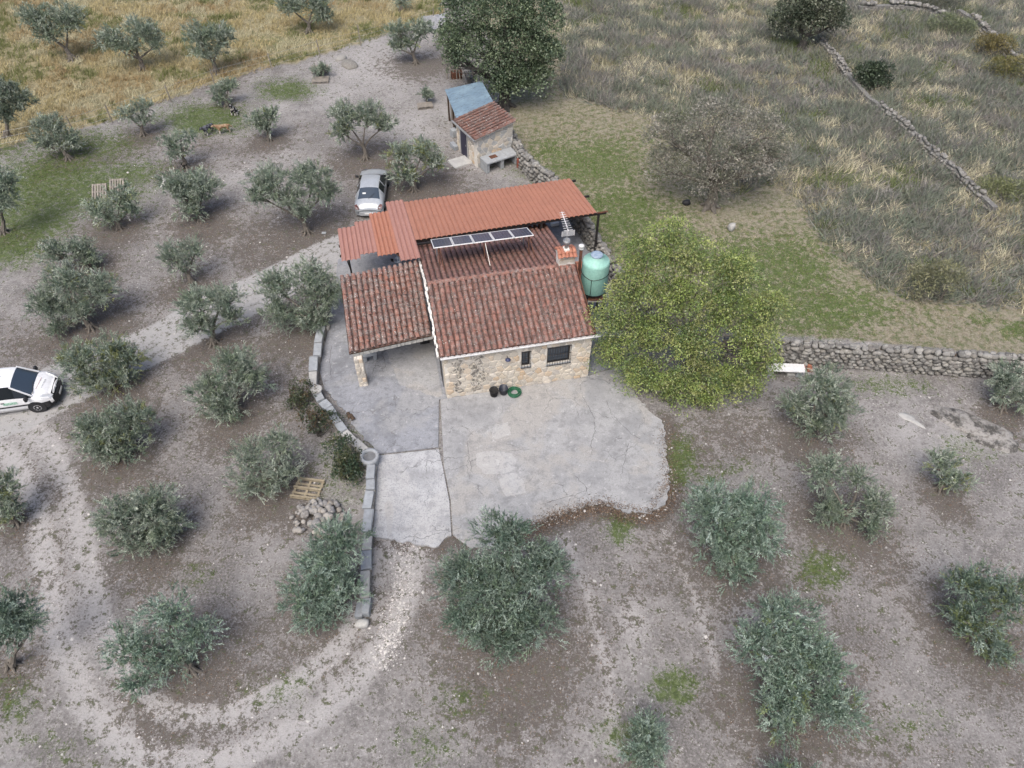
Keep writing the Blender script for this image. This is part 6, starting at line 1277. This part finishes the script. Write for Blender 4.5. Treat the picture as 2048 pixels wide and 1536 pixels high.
for lab, base, lobes, cols in (('olive-brown rounded bush beside the farthest wall', (1985,112), [(1970,90,28,18),(2000,95,28,20)], [(.20,.17,.06),(.25,.21,.08),(.14,.125,.05)]), ('yellow-green rounded bush below the olive-brown one', (2022,160), [(2005,138,30,20),(2040,140,30,22)], [(.20,.20,.07),(.15,.16,.06),(.25,.22,.09)]), ('pale green broom bush below the top right wall', (1905,70), [(1890,55,32,18),(1920,60,28,16)], [(.20,.235,.13),(.16,.19,.105)]), ('light green broom bush right of the hillside wall end', (2010,398), [(1990,380,34,16),(2030,388,34,18)], [(.24,.26,.12),(.19,.215,.10)]), ('pale yellow-green shrub at the scrub edge above the meadow', (1880,598), [(1860,570,42,30),(1890,555,38,28)], [(.27,.27,.15),(.22,.23,.13),(.18,.185,.12)]), ('grey-green shrub at the top edge of the hillside', (1870,18), [(1850,6,40,16),(1890,4,36,14)], [(.13,.14,.11),(.16,.17,.13)])):
    clumpy('hillside_bush', lab, 'bush', base, lobes, len(lab), cols, (.22,.04), 8, .34, 26, None, 'bark', .08, shrub=True, group='bushes on the hillside')
for i, (lab, base, lobes, cols) in enumerate((('reddish-green weedy plant at the foot of the block wall by the millstone', (606,815), [(608,790,20,26),(600,812,18,16)], [(.07,.09,.045),(.11,.085,.045),(.055,.075,.04)]), ('dark bramble bush below the middle of the block wall', (640,870), [(625,840,24,24),(655,860,26,22)], [(.06,.085,.045),(.12,.085,.045),(.05,.07,.04)]), ('dark green bush against the wall beside the round basin', (702,955), [(685,905,28,34),(712,935,26,30),(700,965,28,24)], [(.055,.09,.05),(.045,.075,.045),(.09,.10,.045)]))):
    clumpy('wall_bush', lab, 'bush', base, lobes, 60+i, cols, (.11,.06), 9, .24, 26, .35, 'bark_dark', .05, shrub=True, group='bushes along the block wall')

# ------------------------------------------------------------------ grasses, litter and pebbles
def blades(P, D, Hh, W, C, R, name, mat, label, cat):
    n = len(P); s = norm(np.cross(D, unit(R, n)))*W[:, None]; V_ = np.stack([P-s, P+s, P+D*Hh[:, None]], 1).reshape(-1, 3); me = mesh_np(name, V_, np.arange(3*n).reshape(n, 3)); set_attr(me, 'Col', np.repeat(C, 3, 0))
    return tag(obj(name, me, mat), label, cat, kind='stuff')
def scatter(n, seed, box, test):
    R = rng(seed); x = R.uniform(box[0], box[1], n); y = R.uniform(box[2], box[3], n); u, v = proj(np.stack([x, y, np.zeros(n)], 1)); ok = (u > -160) & (u < 2208) & (v < 1620) & (v > -160); ok[ok] &= test(x[ok], y[ok], u[ok], v[ok], R); return x[ok], y[ok], R
def tufts(x, y, R, per, hgt, wid, cols, sp=.10, lean=(.25, 0), spread=.35, tall=None):
    n = len(x); ci = R.integers(len(cols), size=n) if not callable(cols) else None; col = (np.array(cols)[ci] if ci is not None else cols(x, y, R)); hh = hgt*R.uniform(.55, 1.3, n)*(tall if tall is not None else 1)
    i = np.repeat(np.arange(n), per); k_ = len(i); off = R.normal(0, sp, (k_, 2)); P = np.stack([x[i]+off[:, 0], y[i]+off[:, 1], hz(x[i], y[i])-.02], 1)
    D = norm(np.stack([off[:, 0]/sp*spread*.6+lean[0]+R.normal(0, spread, k_), off[:, 1]/sp*spread*.6+lean[1]+R.normal(0, spread, k_), np.ones(k_)], 1)); return P, D, hh[i]*R.uniform(.6, 1.2, k_), wid*R.uniform(.6, 1.4, k_), col[i]*R.uniform(.75, 1.35, (k_, 1))
# golden field
def fcol(x, y, R):
    a = np.clip((fbm(x, y, 4., 5)-.38)/.25, 0, 1)[:, None]; b = (fbm(x, y, 1.8, 15) > .60)[:, None]; c_ = np.array([.44,.38,.215])*(1-a)+np.array([.34,.26,.145])*a; c_ = np.where(b, np.array([.48,.45,.31]), c_); g_ = (fbm(x, y, 2.6, 25) > .60)[:, None]; return np.where(g_, np.array([.17,.19,.075]), c_)
x, y, R = scatter(26000, 1, (-62, 2, 38, 85), lambda x, y, u, v, R: in_poly(x, y, FIELD)); blades(*tufts(x, y, R, 9, .5, .02, fcol, .13, (.35, .1), .4), R, 'dry_grass_field', MT['straw'], 'tall golden dry grass filling the field beyond the fence', 'dry grass')
# hillside scrub
def scol(x, y, R):
    n1 = fbm(x, y, 3.2, 41); n2 = fbm(x, y, 1.3, 51); c_ = np.tile(np.array([.25,.235,.22]), (len(x), 1)); c_[n1 < .50] = (.19,.215,.165); s_ = (n2 > .535); c_[s_] = (.53,.495,.36); c_[(n2 > .50) & (n1 > .58)] = (.40,.37,.24); g_ = (fbm(x, y, 2.2, 61) > .63); c_[g_] = (.15,.185,.075); r_ = R.random(len(x)) < .2; c_[r_] = (.29,.265,.22); return c_
inner_s = lambda x, y, u, v, R: in_poly(x, y, SCRUB)
x, y, R = scatter(31000, 2, (-2, 65, 26, 85), inner_s); tl = .55+.9*fbm(x, y, 2.4, 71); blades(*tufts(x, y, R, 9, .62, .026, scol, .17, (.12, 0), .55, tl), R, 'hillside_scrub', MT['straw'], 'dense grey and straw-coloured scrub covering the hillside', 'scrub')
x, y, R = scatter(25000, 12, (-2, 65, 26, 85), lambda x, y, u, v, R: in_poly(x, y, SCRUB) & (fbm(x, y, 3., 81) > .42) & (fbm(x, y, 1.3, 51) < .53))
blades(*tufts(x, y, R, 24, .8, .026, [(.22,.21,.205),(.19,.215,.18),(.27,.26,.245),(.155,.185,.14),(.24,.25,.195),(.20,.235,.18)], .36, (.05, 0), .9), R, 'scrub_bushes', MT['straw'], 'grey twiggy dwarf bushes dotted through the hillside scrub', 'scrub')
# short meadow grass between wall and scrub
def mcol(x, y, R):
    g_ = samp(green, x, y)[:, None]; c_ = np.array([.34,.30,.21])*(1-g_)+np.array([.10,.165,.032])*g_; r_ = R.random(len(x)) < .3; c_[r_] = (.24,.20,.14); r_ = R.random(len(x)) < .12; c_[r_] = (.42,.38,.27); return c_
x, y, R = scatter(60000, 3, (-3, 40, 22, 75), lambda x, y, u, v, R: in_poly(x, y, MEADOW) & ~in_poly(x, y, SCRUB) & (R.random(len(x)) < .35+.65*samp(green, x, y))); blades(*tufts(x, y, R, 6, .17, .016, mcol, .12, (0, 0), .7), R, 'meadow_grass', MT['straw'], 'short mixed dry and green grass beyond the stone wall', 'grass')
# green weeds in the yard and grove
x, y, R = scatter(300000, 4, (-40, 26, 6, 60), lambda x, y, u, v, R: (samp(green, x, y) > .25) & ~in_poly(x, y, MEADOW) & ~in_poly(x, y, FIELD) & (R.random(len(x)) < samp(green, x, y)*.9))
blades(*tufts(x, y, R, 5, .12, .013, [(.085,.14,.03),(.11,.16,.045),(.07,.11,.03),(.15,.17,.07)], .10, (0, 0), .7), R, 'green_weeds', MT['straw'], 'patches of low green weeds on the bare soil', 'weeds')
YARD = gpoly([(650,640),(755,909),(746,1072),(905,1090),(1010,1075),(1186,1008),(1302,1028),(1341,965),(1324,842),(1240,690),(1165,450),(1040,415),(676,520)])
# leaf litter
x, y, R = scatter(340000, 5, (-32, 30, 6, 50), lambda x, y, u, v, R: (R.random(len(x)) < .85*np.clip(samp(litter, x, y)-.12, 0, 1)) & ~in_poly(x, y, MEADOW) & ~(in_poly(x, y, YARD) & (dist_line(x, y, EDGE) > .25*R.random(len(x))) & (dist_line(x, y, EDGE2) > .2*R.random(len(x)))))
ne = 7000; ei = R.integers(len(EDGE)-1, size=ne); et = R.random(ne)[:, None]; ep = EDGE[ei]*(1-et)+EDGE[ei+1]*et+R.normal(0, .22, (ne, 2))*[1, 1]-[0, .1]; x = np.concatenate([x, ep[:, 0]]); y = np.concatenate([y, ep[:, 1]])
n = len(x); P = np.stack([x, y, np.where(in_poly(x, y, YARD), np.maximum(hz(x, y), .064), hz(x, y))+.012], 1); D = norm(np.stack([R.normal(size=n), R.normal(size=n), R.uniform(0, .5, n)], 1)); C = np.array([(.15,.10,.07),(.105,.08,.065),(.20,.13,.085),(.08,.066,.058),(.26,.20,.15)])[R.integers(5, size=n)]
me = leaf_cards(P, D, R.uniform(.05, .10, n), R.uniform(.018, .035, n), C*.9, R, 'leaf_litter'); tag(obj('leaf_litter', me, MT['litter']), 'brown fallen leaves scattered under the trees', 'leaf litter', kind='stuff')
# pebbles
x, y, R = scatter(15000, 6, (-26, 24, 6, 48), lambda x, y, u, v, R: (~in_poly(x, y, MEADOW)) & (~in_poly(x, y, YARD)) & (R.random(len(x)) < .2+.9*samp(np.clip(pale, 0, 1), x, y)*.5+.9*np.exp(-((u-810)/45)**2-((v-1170)/120)**2)))
x2 = R.uniform(0, 1, 1300); gpx = np.stack([790+(x2*30)+R.normal(0, 14, 1300), R.uniform(1085, 1340, 1300)], 1); gp_ = np.array([G(a-max(0, b-1180)*.28, b)[:2] for a, b in gpx]); x = np.concatenate([x, gp_[:, 0]]); y = np.concatenate([y, gp_[:, 1]])
ne = 420; ei = R.integers(len(EDGE)-1, size=ne); et = R.random(ne)[:, None]; ep = EDGE[ei]*(1-et)+EDGE[ei+1]*et+R.normal(0, .16, (ne, 2)); x = np.concatenate([x, ep[:, 0]]); y = np.concatenate([y, ep[:, 1]])
n = len(x); V0, F0 = ROCKS[0]; OCT = np.array([(1,0,0),(0,1,0),(-1,0,0),(0,-1,0),(0,0,1)], float); OF = np.array([(0,1,4),(1,2,4),(2,3,4),(3,0,4)])
s = R.gamma(2.0, .009, n)+.010; a_ = R.uniform(0, 6.28, n); O_ = OCT[None]*s[:, None, None]*np.stack([R.uniform(.8, 1.5, n), R.uniform(.7, 1.1, n), R.uniform(.5, .9, n)], 1)[:, None, :]; O_ = np.stack([O_[..., 0]*np.cos(a_)[:, None]-O_[..., 1]*np.sin(a_)[:, None], O_[..., 0]*np.sin(a_)[:, None]+O_[..., 1]*np.cos(a_)[:, None], O_[..., 2]], -1)+np.stack([x, y, hz(x, y)], 1)[:, None, :]
C = np.array([(.36,.35,.34),(.44,.43,.41),(.29,.275,.265),(.52,.50,.48)])[R.integers(4, size=n)]
me = mesh_np('pebbles', O_.reshape(-1, 3), (OF[None]+5*np.arange(n)[:, None, None]).reshape(-1, 3)); set_attr(me, 'Col', np.repeat(C, 5, 0)); tag(obj('pebbles', me, MT['litter']), 'small pale pebbles and gravel strewn over the soil and tracks', 'gravel', kind='stuff')
